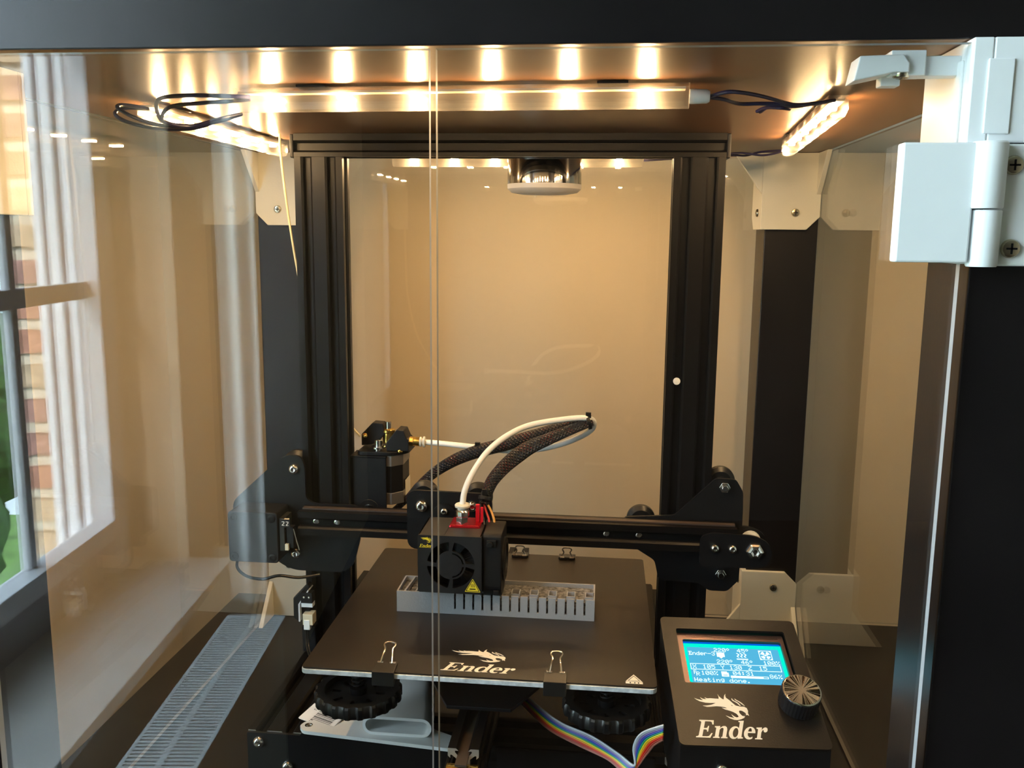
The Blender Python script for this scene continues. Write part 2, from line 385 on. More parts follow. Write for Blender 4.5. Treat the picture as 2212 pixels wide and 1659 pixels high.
o = obj('hedge', bm, GR); o.matrix_world = RM; tag(o, 'dark green hedge growing across the lawn beyond the window', 'hedge')
# radiator below the sill
RADW = pm('radiator_enamel', (.76, .83, .85), .35)
rad = thing('radiator', 'white radiator with a slotted top grille under the window sill, reflected in the left door', 'radiator', kind=None)
rad.matrix_world = RM @ Matrix.Translation(Vector((-421, -1080, FZ+60))*S)
def radpart(nm, bm, mat=RADW, bevel=0, par=None):
    o = obj(nm, bm, mat, par or rad, bevel); o['_local'] = 1
    if par is None: o.matrix_parent_inverse = Matrix.Translation(Vector((421, 1080, -FZ-60))*S)
    return o
bm = bmesh.new(); box(bm, -380, -374, -1462, -700, -870, -366); box(bm, -468, -462, -1462, -700, -870, -366)
box(bm, -462, -380, -1462, -1456, -870, -366); box(bm, -462, -380, -706, -700, -870, -366); box(bm, -424, -420, -1450, -712, -860, -400); radpart('body', bm, bevel=1.5)
bm = bmesh.new(); box(bm, -461, -381, -1455, -707, -376, -372); radpart('slot_shade_sheet', bm, pm('slot_shade_black', (.012, .014, .016), .7))  # black sheet below the slats, painted stand-in for shade in the slots
bm = bmesh.new(); box(bm, -471, -465, -1462, -700, -366, -361); box(bm, -377, -371, -1462, -700, -366, -361); box(bm, -425, -416, -1462, -700, -366, -361)
box(bm, -471, -371, -1470, -1462, -366, -361); box(bm, -471, -371, -700, -692, -366, -361); gr = radpart('grille_frame', bm, bevel=.8)
bm = bmesh.new(); box(bm, -465, -377, -1462, -1457.6, -365, -361.3)
bm.transform(Matrix.Scale(S, 4)); sl_me = bpy.data.meshes.new('slat'); bm.to_mesh(sl_me); bm.free(); sl_me.materials.append(RADW)
for i in range(94):
    o = bpy.data.objects.new('slat', sl_me); C.objects.link(o); o.parent = gr; o.location = (0, i*8.05*S, 0)
bm = bmesh.new(); cyl(bm, (-421, -1462, -800), (-421, -1500, -800), 9); cyl(bm, (-421, -1500, -1000), (-421, -1500, -790), 8); radpart('pipe', bm)
for d in (-1380, -780):
    bm = bmesh.new(); box(bm, -445, -397, d-8, d+8, -1000, -870); radpart('foot', bm)
# curtain hanging beside the window
cur = bmesh.new(); N = 60; rows = [-345, -200, 0, 300, 700, 1100, 1420]; V = []
for iz, zz in enumerate(rows):
    V.append([cur.verts.new((-(404+1.1*i), -(1482+7*math.sin(i*.17+.15*math.sin(iz))+i*.2), zz)) for i in range(N)])
for A, B in zip(V, V[1:]):
    for i in range(N-1): cur.faces.new((A[i], A[i+1], B[i+1], B[i]))
o = obj('curtain', cur, pm('grey_white_curtain', (.86, .84, .80), .9, bump=.3, bscale=600), smooth=True); o.matrix_world = RM
md = o.modifiers.new('t', 'SOLIDIFY'); md.thickness = .0015
tag(o, 'narrow gathered grey-white curtain hanging past the radiator end, reflected in the left door', 'curtain')
bm = bmesh.new(); cyl(bm, (-440, -700, 1432), (-440, -1712, 1432), 10)
o = obj('curtain_rod', bm, CHR, smooth=True); o.matrix_world = RM; tag(o, 'thin metal curtain rod above the window', 'rod')

# ------------------------------------------------------------------ lower table and enclosure table
def table(name, label, x0, x1, y0, y1, zt, thick, legs, lz0, lz1, group=None):
    t = thing(name, label, 'table', ((x0+x1)/2, (y0+y1)/2, lz0))
    bm = bmesh.new(); fs = box(bm, x0, x1, y0, y1, zt, zt+thick)
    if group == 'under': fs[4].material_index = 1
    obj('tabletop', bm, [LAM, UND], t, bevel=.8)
    for (a, b) in legs:
        bm = bmesh.new(); box(bm, a, a+50, b, b+50, lz0, lz1); obj('leg', bm, LAM, t, bevel=.8)
    return t
table('workbench', 'black-brown table that carries the printer and its clear enclosure', -335, 470, -320, 292, -176, 50, [(-330, -315), (415, -315), (-330, 237), (415, 237)], FZ, -176)
XL, XR, YF, YB, ZC, ZB = -276, 279, -264, 291, 364.6, -126
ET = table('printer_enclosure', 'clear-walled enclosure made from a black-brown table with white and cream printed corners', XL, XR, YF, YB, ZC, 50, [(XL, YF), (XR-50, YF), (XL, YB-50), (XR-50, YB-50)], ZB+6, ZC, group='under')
# printed corner brackets
def bracket(name, label, lx, ly, top, sx_, sy, mat, hz, front=False):
    """sleeve round a leg corner; sx_/sy point into the enclosure"""
    x0, x1, y0, y1 = lx, lx+50, ly, ly+50
    w_ = 5; z0, z1 = (ZC-hz, ZC-.3) if top else (ZB+.2, ZB+hz)
    zz = (lambda v: v) if top else (lambda v: ZB+ZC-v)     # mirror for the lower ones
    xi = x0 if sx_ < 0 else x1                              # inner x face of leg
    yi = y0 if sy < 0 else y1
    bm = bmesh.new()
    # wall across the inner y face: outline in x,z with chamfered outer corner
    xa, xb = (xi+sx_*w_, (x1 if sx_ < 0 else x0))
    zl = ZC-hz; pts = [(xa, ZC-.3), (xa, zl), (xb-(-sx_)*12, zl), (xb, zl+12), (xb, ZC-.3)]
    pts = [(u, zz(v)) for u, v in pts]
    prism(bm, pts, XZ, yi, yi+sy*w_)
    # wall across the inner x face: outline in y,z
    ya, yb = yi, (y1 if sy < 0 else y0)
    pts = [(ya, ZC-.3), (ya, zl), (yb+sy*12, zl), (yb, zl+12), (yb, ZC-.3)]
    pts = [(u, zz(v)) for u, v in pts]
    prism(bm, pts, YZ, xi, xi+sx_*w_)
    # gussets against the table
    g = 34; yo = yi+sy*w_; xo = xi+sx_*w_
    if not front: prism(bm, [(yo, zz(ZC-.3)), (yo+sy*g, zz(ZC-.3)), (yo, zz(ZC-g*1.15))], YZ, xb, xb+sx_*4.5)
    if not front: prism(bm, [(xo, zz(ZC-.3)), (xo+sx_*g*.8, zz(ZC-.3)), (xo, zz(ZC-g*1.15))], XZ, yi+sy*w_, yi+sy*(w_-4.5))
    # foot plate
    t = obj('corner_bracket', bm, mat, ET, bevel=.5)
    if front: return t
    zc_ = zz(ZC-hz+16)
    for p, d in (((x0+27 if sx_ < 0 else x1-27, yi+sy*w_, zc_), (0, sy, 0)), ((xi+sx_*w_, yi-sy*14, zc_), (sx_, 0, 0))):
        screw('screw', t, p, d, 3.9, ZNC)
    return t
def screw(name, parent, p, d, r, mat, hexa=False, label=None):
    bm = bmesh.new(); p, d = Vector(p), Vector(d).normalized()
    if hexa:
        lathe(bm, p, d, [(r, -.3), (r, r*.25), (r*.92, r*.5), (r*.75, r*.72), (r*.52, r*.84), (r*.42, r*.84), (r*.40, r*.45), (r*.05, r*.42)], 18)
    else:
        lathe(bm, p, d, [(r, -.3), (r*.97, r*.25), (r*.85, r*.42), (r*.6, r*.48), (r*.05, r*.485)], 20)
        u, v = frame_of(d)
        for a in (u, v):
            q = a.cross(d); c0 = p+d*(r*.50)
            vs = [bm.verts.new(c0+a*s1*r*.55+q*s2*r*.1+d*h) for s1, s2, h in ((-1, -1, .1), (1, -1, .1), (1, 1, .1), (-1, 1, .1))]
            bm.faces.new(vs).material_index = 1
    return obj(name, bm, [mat, BLK], parent, smooth=True)
bracket('corner_bracket', 'cream printed bracket at the top of the rear right leg', XR-50, YB-50, True, -1, -1, PRW, 72)
bracket('corner_bracket', 'cream printed bracket at the top of the rear left leg', XL, YB-50, True, 1, -1, PRW, 72)
bracket('corner_bracket', 'cream printed bracket at the foot of the rear right leg', XR-50, YB-50, False, -1, -1, PRW, 75)
bracket('corner_bracket', 'cream printed bracket at the foot of the rear left leg', XL, YB-50, False, 1, -1, PRW, 75)
bracket('corner_bracket', '', XL, YF, True, 1, 1, PRW, 72, front=True)
# front right bracket: wraps the front of the leg and carries hinge and latch
bm = bmesh.new()
box(bm, 221, 229, -270, -214, 275, ZC-.3); box(bm, 229, 290, -270, -264.2, 323.6, ZC-.3)
fb = obj('corner_bracket', bm, WHT, ET, bevel=.7); fb['label'] = 'white printed bracket with a raised rib'
bm = bmesh.new(); box(bm, 227, 237, -270.9, -270.1, 327, 356); obj('rib', bm, WHT, fb, bevel=1.2)
bm = bmesh.new(); box(bm, 219.6, 221.2, -262, -256, 296, 357); obj('rib', bm, WHT, fb, bevel=.7)
# side and back acrylic panels
def pane(name, label, cat, x0, x1, y0, y1, z0, z1, thin):
    bm = bmesh.new(); fs = box(bm, x0, x1, y0, y1, z0, z1)
    ax = {'x': 0, 'y': 1}[thin]
    bmesh.ops.recalc_face_normals(bm, faces=bm.faces)
    for f in bm.faces: f.material_index = 0 if abs(f.normal[ax]) > .9 else 1
    return obj(name, bm, [CLR, CEDGE if cat == 'door' else PEDGE], ET)
pane('acrylic_panel', 'clear acrylic side panel of the enclosure on the window side, left of the printer', 'panel', XL-3.4, XL-.4, YF+1, YB, ZB+2, ZC-1, 'x')
pane('acrylic_panel', 'clear acrylic side panel of the enclosure on the control screen side, right of the printer', 'panel', XR+.4, XR+3.4, YF+1, YB, ZB+2, ZC-1, 'x')
pane('acrylic_panel', 'clear acrylic back panel behind the printer', 'panel', XL, XR, YB+.4, YB+3.4, ZB+2, ZC-1, 'y')
pane('acrylic_door', 'clear acrylic left door with its bright cut edge at the middle seam', 'door', -222, .8, -268, -264, -118, 362.6, 'y')
pane('acrylic_door', 'clear acrylic right door hung on the white hinge', 'door', 3.8, 223.8, -268, -264, -118, 362.6, 'y')
# hinge
bm = bmesh.new(); box(bm, 195.2, 224, -275.5, -268.1, 275.5, 323.2); hg = obj('door_hinge', bm, WHT, ET, bevel=.9)
bm = bmesh.new(); box(bm, 232, 290, -271, -264.2, 274.3, 323); lp = obj('leg_leaf', bm, WHT, hg, bevel=.9)
bm = bmesh.new(); lathe(bm, (229.5, -272.5, 297.3), (0, 0, 1), [(6.6, 0), (7, .6), (7, 25.6), (6.4, 26.3)], 32); obj('barrel', bm, WHT, hg, smooth=True)
bm = bmesh.new(); lathe(bm, (230.5, -272, 274), (0, 0, 1), [(5.6, 0), (6, .6), (6, 22.4), (5.6, 22.8)], 32); obj('barrel', bm, WHT, hg, smooth=True)
for p in ((239.8, -271, 314.6), (241.6, -271, 281.4)): screw('screw', hg, p, (0, -1, 0), 3.9, ZNC)
# latch
bm = bmesh.new()
prism(bm, [(177.5, 349), (179.5, 359), (197, 359.5), (199.5, 356), (199.5, 352.5), (194, 352.5)], XZ, -262, -248)
box(bm, 192.5, 206.5, -260, -250, 351.4, 361.5)
lt = obj('door_latch', bm, WHT, ET, bevel=.5)
bm = bmesh.new(); box(bm, 206, 221, -258, -250, 351.5, 359.5); obj('mount', bm, WHT, lt, bevel=.5)
bm = bmesh.new(); box(bm, 190.5, 198.5, -254, -247, 348.2, 352.4); obj('stop', bm, WHT, lt, bevel=.5)
screw('screw', lt, (197.5, -257.5, 352.2), (0, 0, -1), 3.4, ZNC)

# ------------------------------------------------------------------ lights in the enclosure
def led_bar(label, p0, p1, plug=0, n=6, wide=False):
    p0, p1 = Vector(p0), Vector(p1); d = (p1-p0); L = d.length; d.normalize(); s = Vector((-d.y, d.x, 0))
    t = thing('led_bar', label, 'light', tuple((p0+p1)/2), group='LED light bars under the table top')
    M = Matrix((d, s, Vector((0, 0, 1)))).transposed().to_4x4(); M.translation = p0
    bm = bmesh.new(); ring = [(-5.5, 6.2), (-5.5, -1.5), (-3.8, -5.2), (0, -6.2), (3.8, -5.2), (5.5, -1.5), (5.5, 6.2)]
    prism(bm, ring, lambda u, v, w_: tuple(M @ Vector((w_, u, v))), 0, L); obj('clear_tube', bm, TUBE, t)
    bm = bmesh.new(); box(bm, 2, L-2, -3.6, 3.6, 3.4, 4.6, M=M); obj('led_strip', bm, pm('strip_board', (.75, .66, .52), .5), t)
    for i in range(n):
        c = 20+(L-42)*i/(n-1)
        bm = bmesh.new(); box(bm, c-2.6, c+2.6, -2.0, 2.0, .7, 2.3, M=M); obj('led', bm, LED, t)
    if plug:
        a = L if plug > 0 else 0
        bm = bmesh.new(); lathe(bm, M @ Vector((a, 0, 0)), d*plug, [(3.6, .1), (3.8, 1), (3.6, 9), (2.8, 10.5)], 16); obj('end_plug', bm, WHT, t, smooth=True)
    for c in (L*.18, L*.84): bm = bmesh.new(); box(bm, c-8, c+8, -6.2, 6.2, 6.3, 7.4, M=M); obj('mounting_tape', bm, PLA_BLK, t)
    return t
ZL = 356.8
led_bar('clear LED light bar nearest the doors, six glowing chips, white plug on its right end', (-128, -161, ZL), (118.5, -169, ZL), plug=1)
led_bar('clear LED light bar along the left side, blue wires over its near end', (-204, -118, ZL), (-208, 128, ZL))
led_bar('clear LED light bar along the right side, blue wires tied to its near end', (203.5, -128, ZL), (224, 117, ZL))
led_bar('clear LED light bar at the back, behind the printer top beam', (-134, 238, ZL), (110, 240, ZL))
# round puck / sensor under the table
pk = thing('round_sensor', 'round chrome-sided sensor with a white domed face hanging behind the top beam', 'sensor', (22, 150, ZC))
bm = bmesh.new(); lathe(bm, (22, 150, ZC-.4), (0, 0, -1), [(32, 0), (32.5, 1), (32.5, 35)], 48); obj('housing', bm, pm('mirror_chrome', (.6, .58, .55), .08, metal=1), pk, smooth=True)
bm = bmesh.new(); lathe(bm, (22, 150, ZC-35.4), (0, 0, -1), [(32.6, 0), (32.4, 4), (29, 7.2), (20, 8.6), (2, 9)], 48); obj('face', bm, pm('white_satin_plastic', (.84, .80, .78), .4), pk, smooth=True)
# blue wires
NAVY = pm('navy_wire', (.016, .014, .06), .35)
def wires(label, paths, r=1.15, name='wire_bundle'):
    bm = bmesh.new()
    for p in paths: tube(bm, smooth_pts(p, 7), r, 8)
    return tag(obj(name, bm, NAVY, smooth=True), label, 'wire')
wires('dark blue wire loops hanging over the near end of the left light bar', [
    [(-121, -161, 359), (-131, -172, 358), (-150, -178, 357.5), (-170, -168, 357), (-182, -146, 352), (-186, -128, 349), (-178, -112, 349), (-160, -108, 353), (-148, -106, 357)],
    [(-121, -160, 358), (-132, -160, 357), (-150, -160, 356), (-172, -152, 355), (-184, -136, 349.4), (-176, -118, 348.6), (-158, -116, 353), (-147, -108, 357)],
    [(-203, -120, 359), (-206, -140, 358), (-204, -150, 355), (-196, -146, 350), (-190, -128, 348), (-178, -118, 348.6)],
    [(-203, -116, 359), (-210, -128, 358), (-213, -137, 354), (-206, -138, 349), (-196, -120, 347), (-182, -104, 348.6), (-168, -104, 352)]])
wires('dark blue wires knotted together between the front and right light bars', [
    [(129.5, -168.4, 357), (138, -176, 358), (150, -168, 358), (161, -160, 357), (171, -150, 356), (178, -146, 355.5), (188, -140, 357), (201, -130, 360)],
    [(129.5, -167.6, 356.5), (137, -164, 356), (147, -148, 356), (158, -148, 356), (168, -150, 355.4), (177, -144, 355), (186, -136, 357), (200, -126, 360)],
    [(159, -132, 354), (163, -140, 355), (170, -146, 354), (175, -141, 354), (171, -139, 355.5), (165, -143, 356), (161, -130, 354)]], 1.05)
wires('dark blue wires running back from the far end of the right light bar', [
    [(223, 118, 357), (218, 132, 355), (208, 145, 354), (196, 152, 356), (186, 160, 357), (150, 200, 358), (112, 238, 358)],
    [(224, 118, 356), (216, 138, 357), (206, 150, 357), (196, 160, 355), (184, 168, 356), (150, 206, 357), (112, 241, 357)]], .9)
# filament strand
bm = bmesh.new(); tube(bm, smooth_pts([(-187, 66, ZC-.5), (-186.5, 68, 340), (-184.5, 74, 300), (-181, 84, 250), (-177, 94, 210), (-165, 100, 160), (-145, 100, 122), (-134, 99, 108.5)], 8), 1.0, 8)
tag(obj('filament', bm, pm('pale_gold_filament', (.85, .74, .45), .25, spec=.8), smooth=True), 'thin pale filament strand running down beside the left upright', 'filament')

# ------------------------------------------------------------------ the printer
PR = thing('desktop_printer', 'black open-frame desktop printer standing inside the clear enclosure', 'printer', (0, 0, ZB))
def side_cut(w, d=5.6):
    """one side of a slotted extrusion of width w, walking along +u at v=0 (v inwards); start corner excluded"""
    out = [(0, 0)]
    for c in range(10, int(w), 20):
        out += [(c-4.7, 0), (c-3.1, 1.6), (c-5.4, 1.6), (c-5.4, 2.6), (c-2.9, d), (c+2.9, d), (c+5.4, 2.6), (c+5.4, 1.6), (c+3.1, 1.6), (c+4.7, 0)]
    return out
def profile(w, h):
    """closed outline of a w x h extrusion with slots on all four sides"""
    P = []
    P += [(u, v) for u, v in side_cut(w)]
    P += [(w-v, u) for u, v in side_cut(h)]
    P += [(w-u, h-v) for u, v in side_cut(w)]
    P += [(v, h-u) for u, v in side_cut(h)]
    return P
def extrusion(name, parent, x0, w, y0, h, axis, a, b, mat=ANO, cut=True):
    P = [(u+x0, v+y0) for u, v in profile(w, h)]
    bm = bmesh.new(); prism(bm, P, {'z': XY, 'y': XZ, 'x': YZ}[axis], a, b)
    if cut:
        for f in bm.faces:
            if len(f.verts) > 10: f.material_index = 1
    return obj(name, bm, [mat, ALUE], parent)
XU0, XU1 = -176.6, 128.4
ub = {}
ub['l'] = extrusion('upright', PR, XU0, 40, 69, 20, 'z', -78, 346.2)
ub['r'] = extrusion('upright', PR, XU1, 40, 69, 20, 'z', -78, 346.2)
tb = extrusion('top_beam', PR, 69, 20, 346.3, 20-1.9, 'x', XU0-.2, XU1+40.2, cut=False)
for x0 in (XU0-3.2, XU1+40.2):
    bm = bmesh.new(); box(bm, x0, x0+3, 68.6, 89.4, 345.4, 364.0); obj('end_cap', bm, PLA_BLK, tb, bevel=.8)
sb = extrusion('side_beam', PR, XU0, 40, -118, 40, 'y', -67, 292-35)
extrusion('side_beam', PR, XU1, 40, -118, 40, 'y', -67, 257)
extrusion('cross_beam', PR, -66.8, 40, -118, 40-.2, 'x', XU0+40.2, XU1-.2)
extrusion('cross_beam', PR, 190, 40, -118, 40-.2, 'x', XU0+40.2, XU1-.2)
yr = extrusion('bed_rail', PR, -14.4, 20, -77.8, 40, 'y', -139, 240)
bm = bmesh.new(); box(bm, -8.2, -.8, -150, 225, -43.6, -42.2); box(bm, -8.2, -.8, -150, 225, -60, -58.6); obj('belt', bm, pm('brown_black_belt', (.05, .035, .028), .5), yr)
bm = bmesh.new(); box(bm, -17, -14.6, -152, -120, -76, -52); box(bm, 5.8, 8.2, -152, -120, -76, -52); box(bm, -17, 8.2, -152, -149.8, -76, -62)
tn = obj('belt_tensioner', bm, BLK, yr, bevel=.4)
bm = bmesh.new(); cyl(bm, (-14.5, -143.5, -53), (5.7, -143.5, -53), 6.5); cyl(bm, (-19, -143.5, -60), (10, -143.5, -60), 2.4)
obj('tensioner_pulley', bm, BRS, yr, smooth=True)
fp = plate('front_plate', [round_poly([(-176.6, -118), (-16.8, -118), (-16.8, -76.8), (-135.5, -76.8), (-136.5, -78.6), (-176.6, -78.6)], .8)], 2.5, BLK, PR, FRONT(-67.2), bevel=.3)
for p in ((-167.6, -69.7, -85.4), (-146.2, -69.7, -103.6)): screw('bolt', fp, p, (0, -1, 0), 4.4, CHR, hexa=True)
for x in (-166, 158):
    for y in (-55, 245): bm = bmesh.new(); cyl(bm, (x, y, ZB+.1), (x, y, -118), 9, 8); obj('rubber_foot', bm, RUB, PR)
# control electronics box on the frame under the bed
bm = bmesh.new(); box(bm, 20, 126, -64, 120, -124, -117.9); obj('electronics_tray', bm, BLK, PR, bevel=.6)
plate('front_plate', [rrect(9, 121, -118, -79, 1)], 2.2, BLK, PR, FRONT(-67.2), bevel=.3)
# --- heated bed
bed = bmesh.new(); prism(bed, rrect(-117.5, 117.5, -117.5, 117.5, 4), XY, -4.4, -1.15)
bed = obj('heated_bed', bed, ALU, PR, bevel=.3)
bm = bmesh.new(); prism(bm, rrect(-117.2, 117.7, -116.6, 117.5, 3.4), XY, -1.1, 0)
SURF = pm('worn_black_build_surface', (.014, .010, .0075), .29, spec=.5, noise=.4, nscale=16, bump=.2, bscale=2500)
sf = obj('build_surface', bm, SURF, bed)
print_word(bed, TXT, FLAT(.05), -24.5, 25.0, -110.2, -98.3)
print_dragon(bed, TXT, FLAT(.05), -21.5, 16.8, -95.2, -76.8)
tri = [[(-5.4, 0), (5.4, 0), (0, 9.4)], [(-4.2, .75), (4.2, .75), (0, 8.0)], [(-3.2, 1.3), (3.2, 1.3), (0, 6.8)]]
plate('warning_sign', [[(x+103, y-110.4) for x, y in L] for L in tri]+[[(97.6, -113.4), (108.6, -113.4), (108.6, -110.9), (97.6, -110.9)]]+[[(103+a, -113.0), (103+a+.9, -113), (103+a+.9, -111.3), (103+a, -111.3)] for a in (-2.9, 0, 2.4)], .1, TXT, bed, FLAT(.05))
bm = bmesh.new(); prism(bm, [(-100, -8), (-60, -22), (-22, -100), (22, -100), (60, -22), (100, -8), (100, 8), (60, 22), (22, 100), (-22, 100), (-60, 22), (-100, 8)], XY, -33, -30.5)
obj('bed_carriage', bm, BLK, PR, bevel=.4)
for (x, y, zk) in ((-84, -97, -27), (86, -93, -27), (-84, 97, -27), (86, 97, -27)):
    bm = bmesh.new(); n = 144; ri = []
    for (R, h, am) in ((28.6, 0, .018), (29.3, 1.2, .022), (29.3, 7.5, .022), (28.4, 8.8, .018)):
        ri.append([bm.verts.new((x+R*(1+am*(1 if math.cos(20*2*math.pi*i/n) > .2 else -1.2))*math.cos(2*math.pi*i/n), y+R*(1+am*(1 if math.cos(20*2*math.pi*i/n) > .2 else -1.2))*math.sin(2*math.pi*i/n), zk-4.4+h)) for i in range(n)])
    for A, B in zip(ri, ri[1:]):
        for i in range(n): bm.faces.new((A[i], A[(i+1) % n], B[(i+1) % n], B[i]))
    inner = []
    for (R, h) in ((23, 8.8), (22.5, 3.5)): inner.append([bm.verts.new((x+R*math.cos(2*math.pi*i/n), y+R*math.sin(2*math.pi*i/n), zk-4.4+h)) for i in range(n)])
    for A, B in ((ri[-1], inner[0]), (inner[0], inner[1])):
        for i in range(n): bm.faces.new((A[i], A[(i+1) % n], B[(i+1) % n], B[i]))
    bm.faces.new(ri[0])
    kb = obj('leveling_knob', bm, RUB, PR, smooth=True)
    loops = [circ(x, y, 22.4, 60)]
    for k in range(8): loops.append([(x+15*math.cos(math.radians(45*k+a))*s_, y+15*math.sin(math.radians(45*k+a))*s_) for a, s_ in ((-6, .8), (6, .8), (6, 1.25), (-6, 1.25))])
    plate('knob_web', loops, 1.6, RUB, kb, FLAT(zk-1.0))
    bm = bmesh.new(); cyl(bm, (x, y, zk+.5), (x, y, -4.5), 2, n=12); cyl(bm, (x, y, zk), (x, y, zk+5), 6, n=20)
    pts = [(x+4.2*math.cos(a*.6), y+4.2*math.sin(a*.6), zk+5+a*(17-0)/60) for a in range(60)]; tube(bm, pts, .7, 6)
    obj('bed_spring', bm, BLK, kb, smooth=True)
# --- gantry
def wheel(x, y, z, par=None, r=12):
    bm = bmesh.new(); lathe(bm, (x, y-5.2, z), (0, 1, 0), [(5, 0), (r-3.4, 0), (r, 3.2), (r, 7.2), (r-3.4, 10.4), (5, 10.4)], 36)
    wh = obj('guide_wheel', bm, RUB, par or PR, smooth=True)
    bm = bmesh.new(); lathe(bm, (x, y-6.6, z), (0, 1, 0), [(3, 0), (4.6, .4), (4.6, 12.8), (3, 13.2)], 20); obj('wheel_hub', bm, CHR, wh, smooth=True)
gl = plate('gantry_plate', [round_poly([(-236, 57), (-197, 93), (-187, 99.5), (-175, 99), (-171.5, 90), (-171.5, 62), (-164, 57.5), (-125, 57.5), (-124, 30), (-131, 4), (-140, -2.5), (-182, -2.5), (-192, 1), (-208, 12), (-236, 12)], 6)], 3, BLK, PR, FRONT(62), bevel=.4)
gr_ = plate('gantry_plate', [round_poly([(98, 37), (124, 21), (128, 4), (161, 3), (169, -3), (184, -3), (193, 7), (193.5, 30), (193.5, 66), (193, 82), (187, 92), (171, 92.5), (139, 60), (98, 57)], 3)], 3, BLK, PR, FRONT(62), bevel=.4)
for (x, z) in ((-180.8, 87.6), (-181, 13)): screw('bolt', gl, (x, 59, z), (0, -1, 0), 4.6, CHR, hexa=True)
for (x, z) in ((177.8, 85.8), (177.8, 12.4)):
    bm = bmesh.new(); cyl(bm, (x, 59, z), (x, 55.4, z), 4.6, n=6); cyl(bm, (x, 55.4, z), (x, 52.5, z), 2.6, n=16); obj('lock_nut', bm, CHR, gr_, bevel=.4)
for (x, z) in ((-184.5, 87.6), (-184.5, 13), (-120.6, 50), (176.6, 85.8), (176.6, 12.4), (112.6, 50)): wheel(x, 79, z)
gb = extrusion('gantry_beam', PR, 39.2, 20, 36.6, 20, 'x', -172, 187)
bm = bmesh.new(); box(bm, -170, 186, 46.4, 52.4, 56.4, 57.6); obj('belt', bm, pm('brown_black_belt', (.05, .035, .028), .5), gb)
bm = bmesh.new(); box(bm, -187, -170, 60.5, 58.9, 57.4, 59); obj('belt_guard', bm, BLK, gb)
for x in (-158, -140, 84, 110):
    bm = bmesh.new(); lathe(bm, (x, 44.85, 46.6), (0, -1, 0), [(2.6, 0), (2.6, .3), (1.9, .5), (1.7, .15), (.1, .1)], 18); obj('hole_rim', bm, CHR, gb, smooth=True)
mh = bmesh.new(); prism(mh, rrect(-229, -186.4, 13.6, 57, 3), XZ, 31, 58.8)
mh = obj('motor_housing', mh, PLA_BLK, PR, bevel=.7)
for x in (-224, -191.5):
    for z in (18.5, 52):
        bm = bmesh.new(); lathe(bm, (x, 30.9, z), (0, -1, 0), [(3.4, 0), (3.4, .5), (2.6, .9), (1.6, .9), (1.5, .3), (.1, .25)], 20); obj('screw', bm, BLK, mh, smooth=True)
bm = bmesh.new(); prism(bm, rrect(-229, -187, 14, 56, 4), XZ, 62.1, 98); obj('gantry_motor', bm, PLA_BLK, PR, bevel=.5)
# x limit switch
ls = bmesh.new(); box(ls, -185.6, -181.5, 33, 52, 24, 52); ls = obj('limit_switch', ls, pm('dark_board', (.016, .015, .010), .4), PR, bevel=.3)
bm = bmesh.new(); box(bm, -183.5, -177.6, 31.8, 36, 45.5, 51.5); box(bm, -181.4, -178.4, 33, 36, 24.5, 30); obj('connector', bm, pm('cream_connector', (.7, .62, .45), .45), ls, bevel=.3)
bm = bmesh.new(); box(bm, -180.5, -174.5, 35, 41, 26, 44.5); obj('switch_body', bm, PLA_BLK, ls, bevel=.3)
bm = bmesh.new(); tube(bm, [(-174.3, 34.6, 43), (-172, 34.4, 34), (-169.5, 34.2, 25)], .6, 6); obj('switch_lever', bm, CHR, ls, smooth=True)
bm = bmesh.new(); box(bm, -183.6, -175.8, 31.2, 31.8, 45.2, 51.8); obj('number_plate', bm, PLA_BLK, ls)
plate('number_marking', [[(a+x*.55, 46.6+y*.42) for x, y in L] for a in (-182.7, -179.3) for L in ([(0, 0), (4, 0), (4, 1), (1.3, 1), (4, 5), (4, 8.5), (0, 8.5), (0, 7.4), (2.9, 7.4), (2.9, 5.3), (0, 1.2)],)], .1, TXT, ls, FRONT(31.1))
bm = bmesh.new(); tube(bm, smooth_pts([(-228, 50, 14), (-229, 46, 3), (-220, 44, -4), (-206, 44, -6), (-192, 46, -3), (-176, 50, -5.5), (-160, 57, -4.5)], 8), 1.3, 8); obj('motor_cable', bm, RUB, PR, smooth=True)
# right pulley block in front of the beam
pb = plate('pulley_plate', [round_poly([(158, 26), (158, 50.5), (166, 54), (200, 53), (211, 48), (214.5, 38), (211, 29), (203, 26.2)], 5)], 2.6, BLK, PR, FRONT(38.6), bevel=.4)
plate('pulley_plate', [round_poly([(186, 26), (186, 53), (200, 53), (211, 48), (214.5, 38), (211, 29), (203, 26.2)], 5)], 2.6, BLK, PR, FRONT(62), bevel=.4)
for x in (169.6, 183.3): screw('bolt', pb, (x, 36, 41.6), (0, -1, 0), 3.5, CHR, hexa=True)
bm = bmesh.new(); lathe(bm, (200.5, 36, 40.6), (0, -1, 0), [(7.4, 0), (7.4, 1), (6.9, 2.4), (5.6, 3.8), (3.8, 4.4), (2.9, 4.4), (2.6, 2.4), (.1, 2.2)], 6); obj('pulley_bolt', bm, CHR, pb, bevel=.5)
bm = bmesh.new(); cyl(bm, (200.5, 38.8, 42), (200.5, 58.8, 42), 8); obj('idler_pulley', bm, ALU, pb, smooth=True)
# marked hole and light bolt on the right upright
bm = bmesh.new(); lathe(bm, (137.2, 69.4, 169.6), (0, -1, 0), [(2.9, 0), (2.9, .8), (2.4, 1.0), (.1, 1.1)], 20); obj('upright_plug', bm, pm('pale_plug', (.75, .70, .62), .4), ub['r'], smooth=True)
